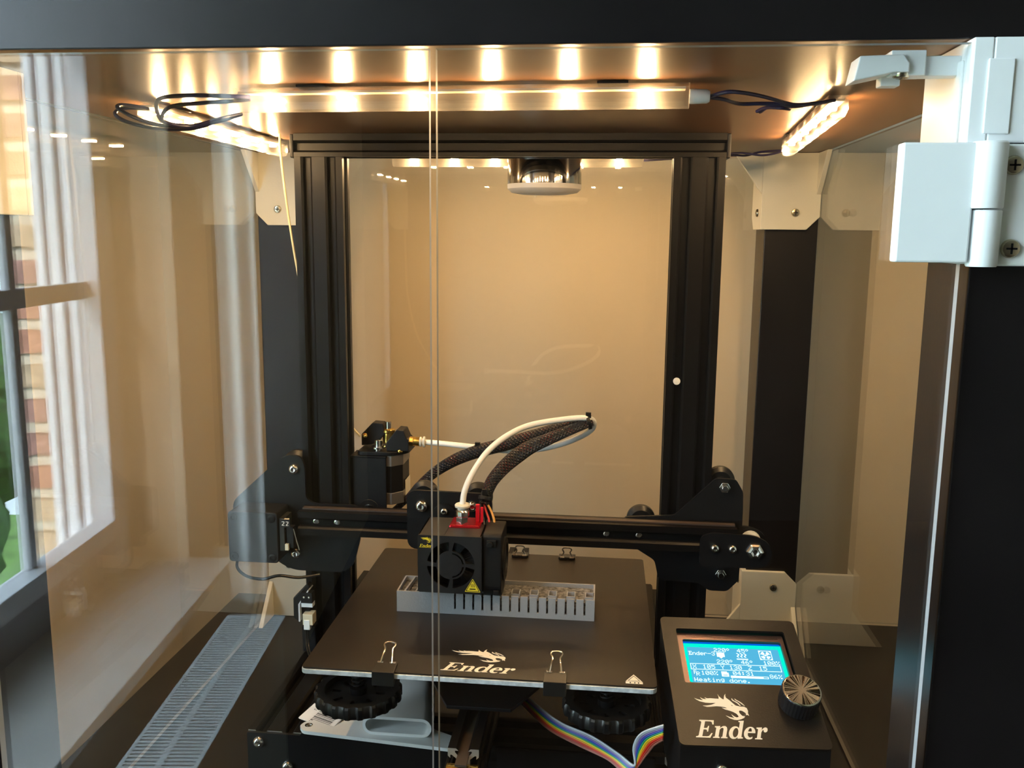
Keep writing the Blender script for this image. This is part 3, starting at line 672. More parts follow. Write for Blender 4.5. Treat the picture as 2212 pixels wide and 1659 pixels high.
# --- extruder on the left upright
ex = bmesh.new(); prism(ex, round_poly([(-131, 76), (-100, 76), (-88, 88), (-88, 118), (-131, 118)], 5), XY, 97.2, 100.4)
ex = obj('extruder', ex, BLK, PR, bevel=.5)
MB = [(-133, 82), (-128, 77.5), (-101, 77.5), (-92.5, 86), (-92.5, 112), (-100, 119), (-128, 119), (-133, 113)]
for z0, z1, m, nm in ((87.5, 97, pm('motor_end_metal', (.30, .27, .25), .4, metal=.8), 'motor_end'), (64, 87.4, PLA_BLK, 'motor_body'), (53.5, 63.9, MATS['motor_end_metal'], 'motor_end')):
    bm = bmesh.new(); k = .97 if nm == 'motor_body' else 1
    prism(bm, [(-112.7+(x+112.7)*k, 98+(y-98)*k) for x, y in MB], XY, z0, z1); obj(nm, bm, m, ex, bevel=.4)
bm = bmesh.new(); box(bm, -134, -105, 74, 76, 48, 96.4); box(bm, -136.4, -105, 74, 96, 95.2, 97); obj('motor_bracket', bm, BLK, ex, bevel=.3)
bm = bmesh.new(); box(bm, -92.4, -92.0, 92, 111, 56, 72); obj('motor_label', bm, pm('cream_label', (.75, .70, .58), .6), ex)
bm = bmesh.new(); prism(bm, [(-131, 102), (-131, 112), (-121, 122.5), (-112, 122), (-110, 113), (-116, 106), (-122, 103)], XZ, 92, 104); obj('lever_arm', bm, PLA_BLK, ex, bevel=.6)
bm = bmesh.new(); prism(bm, [(-106, 100.6), (-106, 108), (-97, 119.5), (-91, 119), (-88, 112), (-86.5, 111), (-86.5, 101)], XZ, 80, 98); obj('fitting_block', bm, PLA_BLK, ex, bevel=.6)
bm = bmesh.new(); lathe(bm, (-108, 97, 104), (0, 0, 1), [(5, 0), (5, 9), (6, 10), (6, 12), (4, 13)], 24); obj('drive_gear', bm, BRS, ex, smooth=True)
bm = bmesh.new(); cyl(bm, (-108, 97, 116), (-108, 97, 123), 2.6); obj('motor_shaft', bm, CHR, ex, smooth=True)
bm = bmesh.new(); lathe(bm, (-113.5, 82, 100.5), (0, 0, 1), [(3.4, 0), (3.4, 2), (6.2, 2.4), (6.2, 3.6), (3.2, 4), (3.2, 9), (2, 9.6)], 24); obj('idler_bolt', bm, CHR, ex, smooth=True)
for p in ((-94.5, 82, 100.4), (-93, 88, 115.8), (-126, 86, 112)): screw('bolt', ex, p, (0, -.2, 1), 2.5, BRS, hexa=True)
bm = bmesh.new(); cyl(bm, (-86.4, 84, 109.3), (-82.8, 84, 109.1), 4.4, n=6); cyl(bm, (-82.8, 84, 109.1), (-77.5, 84, 108.9), 3.9, n=20); obj('tube_fitting', bm, BRS, ex, bevel=.3)
bm = bmesh.new(); lathe(bm, (-77.4, 84, 108.9), (1, 0, 0), [(3.6, 0), (4.2, .3), (4.2, 1.4), (3, 1.5), (3, 3), (4.6, 3.1), (4.6, 4.6), (2.6, 4.8)], 24); obj('fitting_collar', bm, pm('ivory_collar', (.72, .68, .58), .4), ex, smooth=True)
# --- print head
cp = plate('carriage_plate', [round_poly([(-77.2, 32), (-77.2, 81.5), (-7.8, 80.5), (-7.8, 32)], 9, 5)], 3, BLK, PR, FRONT(33), bevel=.4)
for (x, z, r) in ((-65, 68.7, 5.2), (-23.5, 70, 4.6)): screw('bolt', cp, (x, 30, z), (0, -1, 0), r, CHR, hexa=True)
screw('bolt', cp, (-46.3, 27.6, 65.6), (0, -1, 0), 3.1, CHR, hexa=True)
plate('belt_clamp', [round_poly([(-56, 40), (-56, 66), (-50, 71.5), (-42, 71.5), (-36, 65), (-36, 40)], 5)], 2.2, BLK, cp, FRONT(29.9), bevel=.3)
for x in (-66, -21.5): wheel(x, 48.5, 72.8)
SHR = pm('black_sheet_shroud', (.008, .008, .0095), .45, bump=.1, bscale=900)
fs = plate('fan_shroud', [rrect(-56, -8, 20.6, 65, 1.5)]+[round_poly([(-31+r_*math.cos(math.radians(a)), 42.4+r_*math.sin(math.radians(a))) for r_, a in [(18, q) for q in range(s0, s1+1, 6)]+[(11, q) for q in range(s1, s0-1, -6)]], .6) for s0, s1 in ((4, 86), (94, 176), (184, 266), (274, 356))]+[[(-31+r_*math.cos(math.radians(a)), 42.4+r_*math.sin(math.radians(a))) for r_, a in [(9.8, q) for q in range(s0, s1+1, 6)]+[(8.6, q) for q in range(s1, s0-1, -6)]] for s0, s1 in ((6, 84), (276, 354))], 1.6, SHR, PR, FRONT(-28.4), bevel=.25)
bm = bmesh.new(); box(bm, -56, -54.2, -28.4, 14, 20.6, 65); box(bm, -9.8, -8, -28.4, 14, 20.6, 65); box(bm, -56, -36, -28.4, 14, 63.4, 65); box(bm, -36, -8, -28.4, 1, 63.4, 65); box(bm, -56, -8, -28.4, 14, 20.6, 22); obj('shroud_sides', bm, SHR, fs, bevel=.4)
bm = bmesh.new(); lathe(bm, (-31, -24.5, 42.4), (0, 1, 0), [(8, 0), (8, 6), (.5, 6.1)], 30)
for k in range(7):
    a = 2*math.pi*k/7
    for q in range(5):
        a0 = a+q*.12; a1 = a+(q+1)*.12
        vs = [bm.verts.new((-31+r_*math.cos(aa), -24+yy, 42.4+r_*math.sin(aa))) for r_, aa, yy in ((8, a0, q*1.1), (18, a0, q*1.1), (18, a1, (q+1)*1.1), (8, a1, (q+1)*1.1))]
        bm.faces.new(vs)
obj('cooling_fan', bm, PLA_BLK, fs, smooth=False)
bm = bmesh.new(); box(bm, -53.9, -10, -16, -14, 22.2, 63.2); obj('fan_backing', bm, PLA_BLK, fs)
print_dragon(fs, YEL, FRONT(-30.1), -53.6, -45.4, 59.4, 64.0); print_word(fs, YEL, FRONT(-30.1), -54.8, -45.2, 55.4, 58.2)
tri = lambda s_, m_: [(-14.6+x*s_, 22.4+m_+y*s_) for x, y in round_poly([(-6, 0), (6, 0), (0, 10.4)], .8, 3)]
ws = plate('warning_sticker', [tri(1, 0), tri(.9, .42)], .12, YEL, fs, FRONT(-30.05))
plate('warning_symbol', [tri(.76, .9), [(-17.2, 24.2), (-12, 24.2), (-12.6, 25.1), (-16.6, 25.1)]]+[[(-15.9+k*1.1, 26), (-15.5+k*1.1, 26), (-15.2+k*1.1, 27), (-15.6+k*1.1, 28), (-15.2+k*1.1, 28.6), (-15.6+k*1.1, 28.8), (-16.1+k*1.1, 28), (-15.7+k*1.1, 27)] for k in range(3)], .12, YEL, fs, FRONT(-30.05))
bl = bmesh.new(); prism(bl, round_poly([(-27, 66.5), (9, 66.5), (9, 34), (2, 22), (-8, 16.5), (-22, 16.5), (-27, 24)], 4), YZ, -7.6, 6.4)
bl = obj('side_blower', bl, PLA_BLK, PR, bevel=.8)
bm = bmesh.new(); lathe(bm, (6.3, -9, 42), (1, 0, 0), [(16.5, 0), (16.5, 1.4), (15, 2), (12.5, 2), (12, .6), (3, .5)], 36); obj('blower_rim', bm, PLA_BLK, bl, smooth=True)
bm = bmesh.new(); box(bm, -4.5, 2.5, -28.6, -26.8, 57, 62.5); cyl(bm, (-2, -28.6, 59.5), (-2, -30.6, 59.5), 2.2, n=14); box(bm, 0.6, 4.6, -28.2, -26.8, 19.8, 23.5); obj('blower_tab', bm, PLA_BLK, bl, bevel=.4)
RED = pm('red_anodised', (.50, .01, .02), .25, metal=.7)
bm = bmesh.new(); box(bm, -36, -12, -10, 12, 62.6, 66.8); hs = obj('heat_sink', bm, RED, PR, bevel=1.4)
bm = bmesh.new(); box(bm, -17.2, -14.2, 2, 5, 66, 80); box(bm, -13.4, -11.2, 2, 4, 66, 78); obj('red_clip', bm, pm('red_plastic', (.75, .01, .03), .3), hs, bevel=.4)
bm = bmesh.new(); cyl(bm, (-26.5, -3, 66.6), (-26.5, -3, 72), 5.2, n=6); lathe(bm, (-26.5, -3, 72), (0, 0, 1), [(4.6, 0), (5.4, 1), (5.4, 4.4), (4.4, 5.6)], 24); tf = obj('tube_fitting', bm, CHR, PR, bevel=.3)
bm = bmesh.new(); lathe(bm, (-26.5, -3, 77.6), (0, 0, 1), [(3.6, 0), (3.6, 1.6), (5.8, 2), (6, 3.4), (5.4, 4.2), (3, 4.4)], 28); obj('fitting_collar', bm, MATS['ivory_collar'], tf, smooth=True)
bm = bmesh.new(); lathe(bm, (-33, -8, 20), (0, 0, -1), [(6, 0), (6, 1.4), (3.2, 1.6), (.5, 4.2)], 12); obj('nozzle', bm, BRS, PR, smooth=True)
# tube, sleeves, ties
bm = bmesh.new(); tube(bm, smooth_pts([(-74, 84, 108.8), (-60, 82, 108.6), (-38.5, 78, 108.0), (0, 74, 106.0), (24, 71, 108.5), (48, 67, 116), (66, 62, 126), (71.5, 57, 134), (68, 52, 140), (53, 47, 140.6), (23, 36, 137), (5, 24, 130.5), (-9.5, 14, 119.5), (-19.5, 5, 105), (-25, -1, 92), (-26.5, -3, 81)], 8), 2.35, 14)
obj('feed_tube', bm, pm('white_feed_tube', (.86, .84, .80), .3), PR, smooth=True)
def sleeve_mat():
    m = pm('braided_cable_sleeve', (.01, .01, .012), .42); nt = m.node_tree; b = nt.nodes['Principled BSDF']
    uv = nt.nodes.new('ShaderNodeUVMap'); sp = nt.nodes.new('ShaderNodeSeparateXYZ'); nt.links.new(uv.outputs[0], sp.inputs[0])
    def M(op, a, b_=None):
        n = nt.nodes.new('ShaderNodeMath'); n.operation = op
        for i, q in enumerate((a, b_)):
            if q is None: continue
            if isinstance(q, (int, float)): n.inputs[i].default_value = q
            else: nt.links.new(q, n.inputs[i])
        return n.outputs[0]
    u = M('MULTIPLY', sp.outputs[0], 2.1); v = M('MULTIPLY', sp.outputs[1], 2*math.pi*9)
    a = M('SINE', M('ADD', u, v)); c = M('SINE', M('SUBTRACT', u, v)); h = M('MAXIMUM', a, c)
    hole = M('LESS_THAN', h, -.05)
    nz = nt.nodes.new('ShaderNodeTexNoise'); nz.inputs['Scale'].default_value = 90; tcn = nt.nodes.new('ShaderNodeTexCoord'); nt.links.new(tcn.outputs['Object'], nz.inputs[0])
    rp = nt.nodes.new('ShaderNodeValToRGB'); nt.links.new(nz.outputs[0], rp.inputs[0])
    E = rp.color_ramp.elements; E[0].position = .38; E[0].color = (.01, .02, .05, 1); E[1].position = .62; E[1].color = (.14, .008, .008, 1); e = E.new(.5); e.color = (.04, .03, .03, 1)
    mx = nt.nodes.new('ShaderNodeMix'); mx.data_type = 'RGBA'; nt.links.new(hole, mx.inputs[0]); mx.inputs[6].default_value = (.012, .012, .014, 1); nt.links.new(rp.outputs[0], mx.inputs[7]); nt.links.new(mx.outputs[2], b.inputs['Base Color'])
    bp = nt.nodes.new('ShaderNodeBump'); bp.inputs['Strength'].default_value = 1; bp.inputs['Distance'].default_value = .0008; nt.links.new(h, bp.inputs['Height']); nt.links.new(bp.outputs[0], b.inputs['Normal'])
    return m
SLV = sleeve_mat()
taper = lambda t: .62+.55*math.sin(math.pi*min(1, t*1.15))**.6
bm = bmesh.new(); tube(bm, smooth_pts([(-12, 10, 78), (-10, 16, 86), (-6, 22, 95), (5, 28, 107), (20, 34, 118), (36, 40, 125), (54, 46, 132), (70, 52, 137.5)], 8), 5.2, 18, rx=6.6, rad=lambda t: (.6+.75*t) if t < .5 else (.98-.9*(t-.5)))
obj('cable_sleeve', bm, SLV, PR, smooth=True)
bm = bmesh.new(); tube(bm, smooth_pts([(70, 55, 138), (52, 58, 133), (28, 61, 124), (0, 66, 114), (-24, 70, 106), (-44, 74, 97), (-62, 78, 85), (-78, 84, 70), (-92, 92, 54), (-104, 100, 42)], 8), 4.6, 18, rx=5.6, rad=lambda t: .62+.6*math.sin(math.pi*min(1, t+.12)))
obj('cable_sleeve', bm, SLV, PR, smooth=True)
def tie(p, d, r):
    bm = bmesh.new(); p, d = Vector(p), Vector(d).normalized(); u, v = frame_of(d)
    lathe(bm, p-d*1.4, d, [(r, 0), (r+.5, 0), (r+.5, 2.8), (r, 2.8)], 24); c = p+Vector((0, -.3, 1))*(r+.6); box(bm, c.x-2.2, c.x+2.2, c.y-1.6, c.y+1.6, c.z-2.2, c.z+2.2)
    obj('cable_tie', bm, RUB, PR, bevel=.3)
tie((67, 53, 137), (1, .2, .3), 5.6); tie((-25, 70, 105.5), (1, 0, .4), 5.6); tie((-11, 13, 82), (.2, .4, 1), 5.2)
for nm, c, off in (('red_wire', (.5, .02, .02), 0), ('orange_wire', (.65, .3, .03), 4), ('black_wire', (.02, .02, .02), -4)):
    bm = bmesh.new(); tube(bm, smooth_pts([(-12+off*.4, 11, 80), (-10+off, 8, 74), (-7+off, 4, 68), (-6+off, 0, 62)], 6), .9, 8); obj(nm, bm, pm(nm, c, .4), PR, smooth=True)
# --- z limit switch on the left upright foot
zs = bmesh.new(); prism(zs, [(-185, -46), (-185, -28), (-172, -14), (-170, -16), (-170, -49), (-181, -49)], XZ, 58, 66)
zs = obj('limit_switch', zs, PLA_BLK, PR, bevel=1)
bm = bmesh.new(); prism(bm, [(-178.6, -47), (-178.6, -31), (-170, -18), (-169.2, -18.6), (-177.4, -31), (-177.4, -47)], XZ, 53, 66); obj('switch_board', bm, pm('white_board', (.7, .7, .72), .4), zs)
bm = bmesh.new(); box(bm, -176, -166, 53, 60, -33.5, -29.5); obj('switch_button', bm, WHT, zs, bevel=.3)
bm = bmesh.new(); box(bm, -176, -166, 52, 60, -29.4, -20); obj('switch_body', bm, PLA_BLK, zs, bevel=.3)
bm = bmesh.new(); box(bm, -174.5, -165.5, 51, 61, -49, -39); obj('connector', bm, MATS['cream_connector'], zs, bevel=.5)
bm = bmesh.new(); box(bm, -173.5, -168, 50.4, 56, -53, -44); obj('plug', bm, WHT, zs, bevel=.5)
for x, z in ((-173, -24), (-168.5, -24)):
    screw('screw', zs, (x, 52, z), (0, -1, 0), 1.1, CHR, hexa=True)
bm = bmesh.new()
for q in (0, 1.8): tube(bm, smooth_pts([(-172+q, 53, -53), (-172+q, 52, -62), (-169+q, 46, -70), (-160+q, 34, -76), (-150, 20, -77)], 7), .8, 6)
obj('switch_cable', bm, RUB, zs, smooth=True)
bm = bmesh.new(); box(bm, -178.5, -166, 60, 68.8, -77.5, -54); obj('foot_bracket', bm, BLK, PR, bevel=.6)
# --- control panel
O = Vector((122.6, -44.8, 17)); U = Vector((94.5, 9.2, -2.3)).normalized(); Vd = Vector((-.9, -96.1, -40.9)).normalized()
Nn = U.cross(-Vd).normalized(); Vd = -(Nn.cross(U))
PM = Matrix((U, -Vd, Nn)).transposed().to_4x4(); PM.translation = O           # plate x right, y up the slope, z out of panel
def P3(u, v, n=0): return O+U*u+Vd*v+Nn*n
cb = bmesh.new(); down = Vector((0, 0, -1)); H = Vector((Vd.x, Vd.y, 0)).normalized()
A = [(0, 0, -2), (0, 104, -2)]
pts = []
for u in (.8, 94.2):
    a, b = P3(u, 1.2, -14), P3(u, 103, -14); f_ = P3(u, 103, -2)
    pts.append([P3(u, 1, -2), P3(u, 103.4, -2), P3(u, 103.4, -2)+down*50, P3(u, 40, -2)+down*62, P3(u, 1, -2)+down*44])
VA = [cb.verts.new(p) for p in pts[0]]; VB = [cb.verts.new(p) for p in pts[1]]
# open-topped shell: sides and front only (the LCD sits in the opening)
for i in (1, 2, 3, 4): cb.faces.new((VA[i], VA[(i+1) % 5], VB[(i+1) % 5], VB[i]))
cb.faces.new(VA); cb.faces.new(VB)
cpn = obj('control_panel', cb, BLK, PR)
md = cpn.modifiers.new('t', 'SOLIDIFY'); md.thickness = .0012
pf = plate('panel_face', [[(x, -y) for x, y in rrect(0, 95, 0, 104.5, 3.5)], [(x, -y) for x, y in rrect(10, 86, 10.3, 57, 1.5)]], 2, pm('black_panel_paint', (.010, .0075, .006), .36, spec=.3, bump=.1, bscale=900), cpn, PM @ Matrix.Translation((0, 0, -2)), bevel=.4)
print_word(cpn, TXT, PM @ Matrix.Translation((0, 0, .05)), 10.8, 57, -99.2, -85.6); print_dragon(cpn, TXT, PM @ Matrix.Translation((0, 0, .05)), 14.2, 47.4, -85.2, -65.2)
bz = plate('screen_bezel', [[(x, -y) for x, y in rrect(10.6, 85.4, 11, 56.6, 1)], [(x, -y) for x, y in rrect(14.3, 83, 16.6, 53.6, 1.5)]], 2.4, pm('brown_grey_bezel', (.10, .07, .07), .3, metal=.8), cpn, PM @ Matrix.Translation((0, 0, -6.2)), bevel=.3)
plate('bezel_groove', [[(x, -y) for x, y in rrect(17, 82, 13, 14.4, .6)], [(x, -y) for x, y in rrect(17.6, 81.4, 13.4, 14.0, .25)]], .3, MATS['brown_grey_bezel'], cpn, PM @ Matrix.Translation((0, 0, -3.8)))
scr = plate('lcd_screen', [[(x, -y) for x, y in rrect(13.5, 83.8, 15.8, 54.4, 1)]], 1, emis('lcd_turquoise', (.0, .82, .62), .62), cpn, PM @ Matrix.Translation((0, 0, -7.6)))
plate('lcd_top_strip', [[(14.3, -17.9), (83, -17.9), (83, -16.4), (14.3, -16.4)]], .1, emis('lcd_blue_edge', (.0, .10, .62), .62), cpn, PM @ Matrix.Translation((0, 0, -6.55)))  # deep blue strip along the top of the display
plate('lcd_field', [[(x, -y) for x, y in rrect(17.0, 80.6, 21.2, 52.4, .4)]], .1, emis('lcd_blue', (.08, .42, .66), .62), cpn, PM @ Matrix.Translation((0, 0, -6.5)))
FONT = {'0': '01110 10001 10011 10101 11001 10001 01110', '1': '00100 01100 00100 00100 00100 00100 01110', '2': '01110 10001 00001 00110 01000 10000 11111', '3': '01110 10001 00001 00110 00001 10001 01110',
 '4': '00010 00110 01010 10010 11111 00010 00010', '5': '11111 10000 11110 00001 00001 10001 01110', '6': '00110 01000 10000 11110 10001 10001 01110', '8': '01110 10001 10001 01110 10001 10001 01110', '%': '11001 11001 00010 00100 01000 10011 10011',
 'o_': '01100 10010 10010 01100 00000 00000 00000', ':': '00000 01100 01100 00000 01100 01100 00000', 'X': '10001 10001 01010 00100 01010 10001 10001', 'Y': '10001 10001 01010 00100 00100 00100 00100', 'Z': '11111 00001 00010 00100 01000 10000 11111',
 'F': '11110 10000 10000 11100 10000 10000 10000', 'R': '11110 10001 10001 11110 10100 10010 10001', 'E': '11111 01001 01000 01110 01000 01001 11111', 'H': '10001 10001 10001 11111 10001 10001 10001', 'e': '00000 00000 01110 10001 11111 10000 01110', 'a': '00000 00000 01110 00001 01111 10001 01111',
 't': '01000 01000 11110 01000 01000 01001 00110', 'i': '00100 00000 01100 00100 00100 00100 01110', 'n': '00000 00000 10110 11001 10001 10001 10001', 'g': '00000 01111 10001 10001 01111 00001 01110', 'd': '00001 00001 01101 10011 10001 10001 01111', 'r': '00000 00000 10110 11001 10000 10000 10000',
 'o': '00000 00000 01110 10001 10001 10001 01110', '.': '00000 00000 00000 00000 00000 01100 01100', '-': '00000 00000 00000 11111 00000 00000 00000'}
px = set()
def put(txt, c, r, k=1.):
    c0 = c
    for ch in txt:
        if ch != ' ':
            for j, row in enumerate(FONT['o_' if ch == '*' else ch].split()):
                for i, b in enumerate(row):
                    if b == '1': px.add((c0+(c+i-c0)*k, r+j))
        c += 6
put('220*', 37, 0); put('220*', 38, 21); put('45*', 70, 0); put('46*', 72, 21); put('100%', 103, 21); put('Ender-3', .5, 7, .9)
put('X', 3, 31); put('105', 17, 31); put('Y', 42, 31); put('130', 54, 31); put('Z', 80, 31); put('15', 95, 31)
put('F', 3, 41); put('R', 6, 44); put('100%', 13, 42); put('04:31', 57, 41); put('86%', 107, 45); put('Heating done.', 2, 54)
for x in range(0, 126):
    for y in (29, 39): px.add((x, y))
for y in range(29, 40): px.add((0, y)); px.add((125, y))
for x in range(41, 51):
    for y in range(42, 51):
        if not (x > 48 and y < 44) and not (y in (48,) and 42 < x < 49): px.add((x, y))
for x in range(53, 105):
    for y in range(49, 53):
        if y in (49, 52) or x < 98 or x == 104: px.add((x, y))
for x in range(40, 51):                      # nozzle symbol
    for y in range(8, 19):
        if y < 12 or (y == 12 and 42 <= x <= 48) or (12 < y < 16) or abs(x-45) < 18-y+.5: px.add((x, y))
for k in range(3):                           # heated bed symbol
    for j in range(8): px.add((68+k*5+[0, 1, 2, 2, 1, 0, 0, 1][j], 8+j)); px.add((69+k*5+[0, 1, 2, 2, 1, 0, 0, 1][j], 8+j))
for x in range(67, 83): px.add((x, 18)); px.add((x, 19))
for x in range(100, 118):                    # fan symbol
    for y in range(2, 19):
        d_ = math.hypot(x-108.5, y-10.2); a_ = math.atan2(y-10.2, x-108.5)
        if x in (100, 117) or y in (2, 18) or d_ > 9.2 or d_ < 1.6 or (2.6 < d_ < 7.2 and abs(math.sin(2*a_)) > .55): px.add((x, y))
bm = bmesh.new(); cw, ch_ = 63.0/128, 30.6/64
for (i, j) in px:
    a = (17.3+i*cw, 21.5+j*ch_)
    bm.faces.new([bm.verts.new(P3(a[0]+q*cw, a[1]+w_*ch_, -6.3)) for q, w_ in ((0, 0), (1, 0), (1, 1), (0, 1))])
obj('lcd_characters', bm, emis('lcd_white', (.75, 1.0, 1.0), .75), cpn)
bm = bmesh.new(); kc = (80.8, 71.5)
lathe(bm, P3(*kc, 0), Nn, [(10, .3), (12.4, .6), (12.6, 2), (12.6, 13.2), (12.2, 13.8)], 72, lobes=36, amp=.008)
kn = obj('dial', bm, pm('dark_knurled_metal', (.03, .03, .035), .3, metal=.7), cpn, smooth=False)
bm = bmesh.new(); lathe(bm, P3(*kc, 13.4), Nn, [(12.3, 0), (12.3, .5), (11.5, .9), (11.3, .9)], 72); obj('dial_rim', bm, CHR, cpn, smooth=True)
bm = bmesh.new(); cc = P3(*kc, 14.2); NN = 72; rr = random.Random(5)
for i in range(NN):
    a0, a1 = 2*math.pi*i/NN, 2*math.pi*(i+1)/NN; h0, h1 = rr.uniform(-.6, .6), rr.uniform(-.6, .6)
    bm.faces.new([bm.verts.new(cc), bm.verts.new(P3(kc[0]+11.4*math.cos(a0), kc[1]+11.4*math.sin(a0), 14.2+h0)), bm.verts.new(P3(kc[0]+11.4*math.cos(a1), kc[1]+11.4*math.sin(a1), 14.2+h1))])
obj('dial_cap', bm, pm('diamond_cut_dial', (.13, .10, .075), .07, metal=1), cpn)
p = P3(27, 103.4, -2)+down*15; screw('bolt', cpn, p+Vector((0, -1.2, 0)), (0, -1, 0), 4.2, CHR, hexa=True)
# --- ribbon cable
rib = bmesh.new(); RC = [(.55, .57, .60), (.30, .30, .34), (.16, .10, .35), (.02, .07, .40), (.02, .30, .12), (.75, .60, .02), (.75, .25, .02), (.62, .02, .01), (.40, .05, .03), (.35, .12, .08)]
ea = [(19.3, -16.4, -60), (40, -57.6, -52), (55.9, -75.9, -52), (77.1, -90.1, -52), (95.7, -110.3, -52), (105.0, -117.9, -54), (103.5, -115, -43), (108.2, -118, -31), (122, -122, -22)]
eb = [(14.3, -19.9, -62), (33.1, -53.8, -60), (47.8, -74.0, -60), (67.8, -90.4, -60), (86.8, -103.8, -60), (101, -116.1, -62), (112.5, -117, -47), (117, -119, -39), (122, -122, -33)]
ea, eb = smooth_pts(ea, 6), smooth_pts(eb, 6)
first = None
for k in range(10):
    t0 = (k+.5)/10; bm = bmesh.new(); tube(bm, [a*(1-t0)+b*t0 for a, b in zip(ea, eb)], .72, 6)
    m = pm('ribbon_wire_%d' % k, RC[k], .35)
    if first is None: first = obj('ribbon_cable', bm, m, PR, smooth=True)
    else: obj('ribbon_wire', bm, m, first, smooth=True)

# ------------------------------------------------------------------ loose things on the printer
pt = thing('printed_rack', 'grey freshly printed slotted rack lying on the build surface under the print head', 'print', (0, -4, 0))
GRY = pm('grey_print_filament', (.36, .36, .37), .45, bump=.4, bscale=900)
HP = 16.5; bm = bmesh.new(); x0, x1, y0, y1 = -74.5, 76, -20.5, 11.5
box(bm, x0, x1, y0, y0+1.2, 0.05, 4.2); box(bm, x0, -34, y0, y0+1.2, 4.2, HP)
xs = [-32.5+i*7.0 for i in range(16)]
prev = -34
slots = [-29.5+i*7.0 for i in range(15)]
for s_ in slots: box(bm, prev, s_-.75, y0, y0+1.2, 4.2, HP); prev = s_+.75
box(bm, prev, x1, y0, y0+1.2, 4.2, HP)
box(bm, x0, x1, y1-1.2, y1, .05, HP); box(bm, x0, x0+1.2, y0+1.2, y1-1.2, .05, HP); box(bm, x1-1.2, x1, y0+1.2, y1-1.2, .05, HP)
obj('wall', bm, GRY, pt)
bm = bmesh.new(); box(bm, x0+1.3, x1-1.3, y0+2.6, y1-1.3, .05, HP-3.2); obj('infill', bm, pm('grey_infill', (.16, .155, .15), .7, noise=.9, nscale=420, bump=1, bscale=600), pt)
bm = bmesh.new()
for i in range(15):
    c = slots[i]+3.5
    if i % 2 == 0:
        for a in (c-3.3, c+2.6): box(bm, a, a+.7, y0+5, y0+15, HP-3.2, HP)
        for a in (y0+5, y0+14.3): box(bm, c-2.6, c+2.6, a, a+.7, HP-3.2, HP)
for q in (-72, -63.5, -55): 
    prism(bm, [(q+3, y0+1.3), (q+4.2, y0+1.3), (q+6.2, y1-1.3), (q+5, y1-1.3)], XY, HP-3.2, HP)
obj('rib', bm, GRY, pt)
def clip(label, x, y, front=True):
    s_ = -1 if front else 1
    t = thing('binder_clip', label, 'clip', (x, y, 0), group='binder clips holding the build surface')
    bm = bmesh.new(); Y = lambda v: y+s_*v       # v outwards
    prism(bm, [(Y(2.6), -8.6), (Y(2.6), 1.2), (Y(-9.5), 2.4), (Y(-9.5), .2), (Y(.4), .2), (Y(.4), -4.8), (Y(-8), -4.8), (Y(-8), -6)], YZ, x-7.4, x+7.4); obj('body', bm, pm('black_clip_steel', (.02, .018, .016), .3, metal=.3), t, bevel=.3)
    bm = bmesh.new()
    if front: P = [(x-4, Y(-8), 2.4), (x-3.2, Y(-12), 6), (x-2.6, Y(-16), 8.8), (x-3.8, Y(-19), 10), (x-2.6, Y(-21), 11), (x+2.6, Y(-21), 11), (x+3.8, Y(-19), 10), (x+2.6, Y(-16), 8.8), (x+3.2, Y(-12), 6), (x+4, Y(-8), 2.4)]
    else: P = [(x-5, Y(-8), 2.4), (x-4, Y(-8.5), 4.5), (x-2.8, Y(-9), 7), (x-4, Y(-9), 9.4), (x-2.4, Y(-9), 11), (x+2.4, Y(-9), 11), (x+4, Y(-9), 9.4), (x+2.8, Y(-9), 7), (x+4, Y(-8.5), 4.5), (x+5, Y(-8), 2.4)]
    tube(bm, smooth_pts(P, 5), .65, 8); obj('wire_handle', bm, CHR, t, smooth=True)
    bm = bmesh.new()
    for a in (x-4.2, x+4.2): cyl(bm, (a-2, Y(-9.3), 2), (a+2, Y(-9.3), 2), 1, n=10)
    obj('hinge_roll', bm, CHR, t, smooth=True)
clip('black binder clip with wire handles on the front edge, left of the lettering', -61, -117.5)
clip('black binder clip with wire handles on the front edge, right of the lettering', 52, -117.5)
clip('small black binder clip on the rear edge, right of the print head', 50, 116.5, False)
clip('small black binder clip on the rear edge, half hidden behind the gantry', 8, 116.5, False)
# scraper and card resting on the front beam
sc_ = thing('plastic_scraper', 'white plastic scraper with a hollow handle lying under the front left bed corner', 'scraper', (-80, -60, -77))
SCR = pm('white_scraper_plastic', (.74, .75, .74), .4)
plate('blade', [round_poly([(-136, -58), (-138.5, -64), (-134, -70.5), (-23, -81), (-23.5, -76), (-25.6, -74), (-21, -66), (-38, -58), (-50, -45), (-110, -45)], 2.5), circ(-132, -62.5, 3.0, 20)], 2.6, SCR, sc_, FLAT(-76.6), bevel=.4)
bm = bmesh.new(); lathe(bm, (-132, -62.5, -77.4), (0, 0, 1), [(3.2, 0), (3.2, .5), (2, 3.2), (2.9, 3.4), (2.9, 2.0), (.2, 1.8)], 20); obj('eyelet', bm, CHR, sc_, smooth=True)
bm = bmesh.new()
def stadium(cx, y, zc, hw, hh, n=10):
    out = []
    for s_, a0 in ((1, -90), (-1, 90)):
        for i in range(n+1):
            a = math.radians(a0+180*i/n); out.append((cx+s_*(hw-hh)+hh*math.cos(a), y, zc+hh*math.sin(a)))
    return out
R0 = []; 
secs = [(-64, -69.5, -66.8, 25.5, 7.2), (-63, -55, -65.5, 24, 8.3), (-62, -38, -63, 20, 9.5), (-61, -15, -60, 15, 10), (-61, 8, -56, 11, 8)]
outer = [[bm.verts.new(p) for p in stadium(*s_)] for s_ in secs]
inner = [[bm.verts.new(p) for p in stadium(a, b, c, d-2.2, e-2.2)] for a, b, c, d, e in secs[:3]]
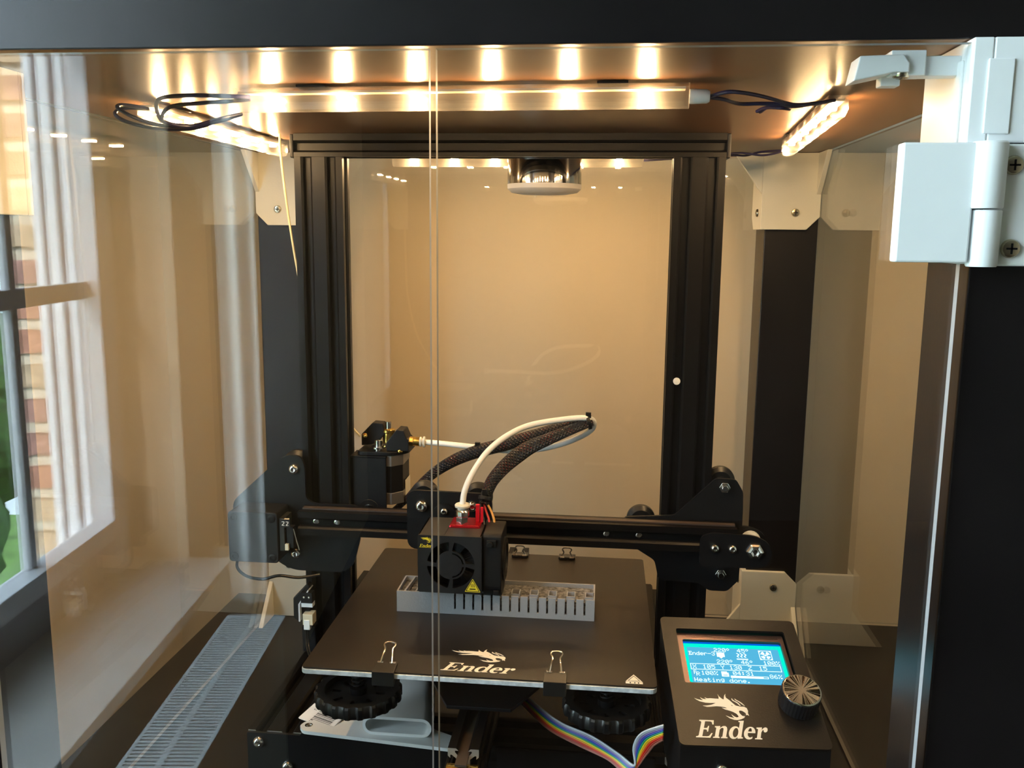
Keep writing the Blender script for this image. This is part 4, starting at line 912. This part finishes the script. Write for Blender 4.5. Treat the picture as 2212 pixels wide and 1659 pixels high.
for L in (outer, inner):
    for A, B in zip(L, L[1:]):
        n = len(A)
        for i in range(n): bm.faces.new((A[i], A[(i+1) % n], B[(i+1) % n], B[i]))
n = len(outer[0])
for i in range(n): bm.faces.new((outer[0][i], outer[0][(i+1) % n], inner[0][(i+1) % n], inner[0][i]))
bm.faces.new(outer[-1]); bm.faces.new(inner[-1])
obj('hollow_handle', bm, SCR, sc_, smooth=True)
cd = thing('barcode_card', 'small white card with a barcode and number lying on the scraper', 'card', (-112, -42, -72))
CM = Matrix.Translation((-127, -45, -72.6)) @ Matrix.Rotation(math.radians(-24), 4, 'Z') @ Matrix.Rotation(math.radians(10), 4, 'X')
plate('card', [rrect(-12, 20, -14, 18, 1)], .4, pm('white_card', (.86, .85, .84), .5), cd, CM)
L = []; x = -3.5; rr = random.Random(3); yv = -9
INK = pm('black_ink', (.015, .015, .015), .6)
x = -6
while x < 16:
    wv = rr.choice((.35, .6, .9)); L.append([(x, -13), (x+wv, -13), (x+wv, 9), (x, 9)]); x += wv+rr.choice((.4, .7))
bars = [[(-8, y_), (10, y_), (10, y_+q), (-8, y_+q)] for y_, q in [(-13+k*1.25, [.5, .8, .35][k % 3]) for k in range(19)]]
plate('barcode', [[(x_+6, y_) for x_, y_ in B] for B in bars], .06, INK, cd, CM @ Matrix.Translation((0, 0, .42)))
SEG = {'1': 'bc', '6': 'acdefg', '8': 'abcdefg', '7': 'abc'}
SR = {'a': (0, 1.7, 1, 2), 'g': (0, .85, 1, 1.15), 'd': (0, 0, 1, .3), 'b': (.75, 1, 1, 2), 'c': (.75, 0, 1, 1), 'e': (0, 0, .25, 1), 'f': (0, 1, .25, 2)}
L = []
for k, ch in enumerate('1687'):
    for s_ in SEG[ch]:
        a, b, c, d = SR[s_]; L.append([(-4.6-y_*1.3, 8-k*2.6-x_*1.7) for x_, y_ in ((a, b), (c, b), (c, d), (a, d))])
for q in L: pass
items = []
bm = bmesh.new()
for q in L:
    vs = [bm.verts.new(CM @ Vector((x_, y_, .5))) for x_, y_ in q]; bm.faces.new(vs)
obj('card_number', bm, INK, cd)
fix_children()
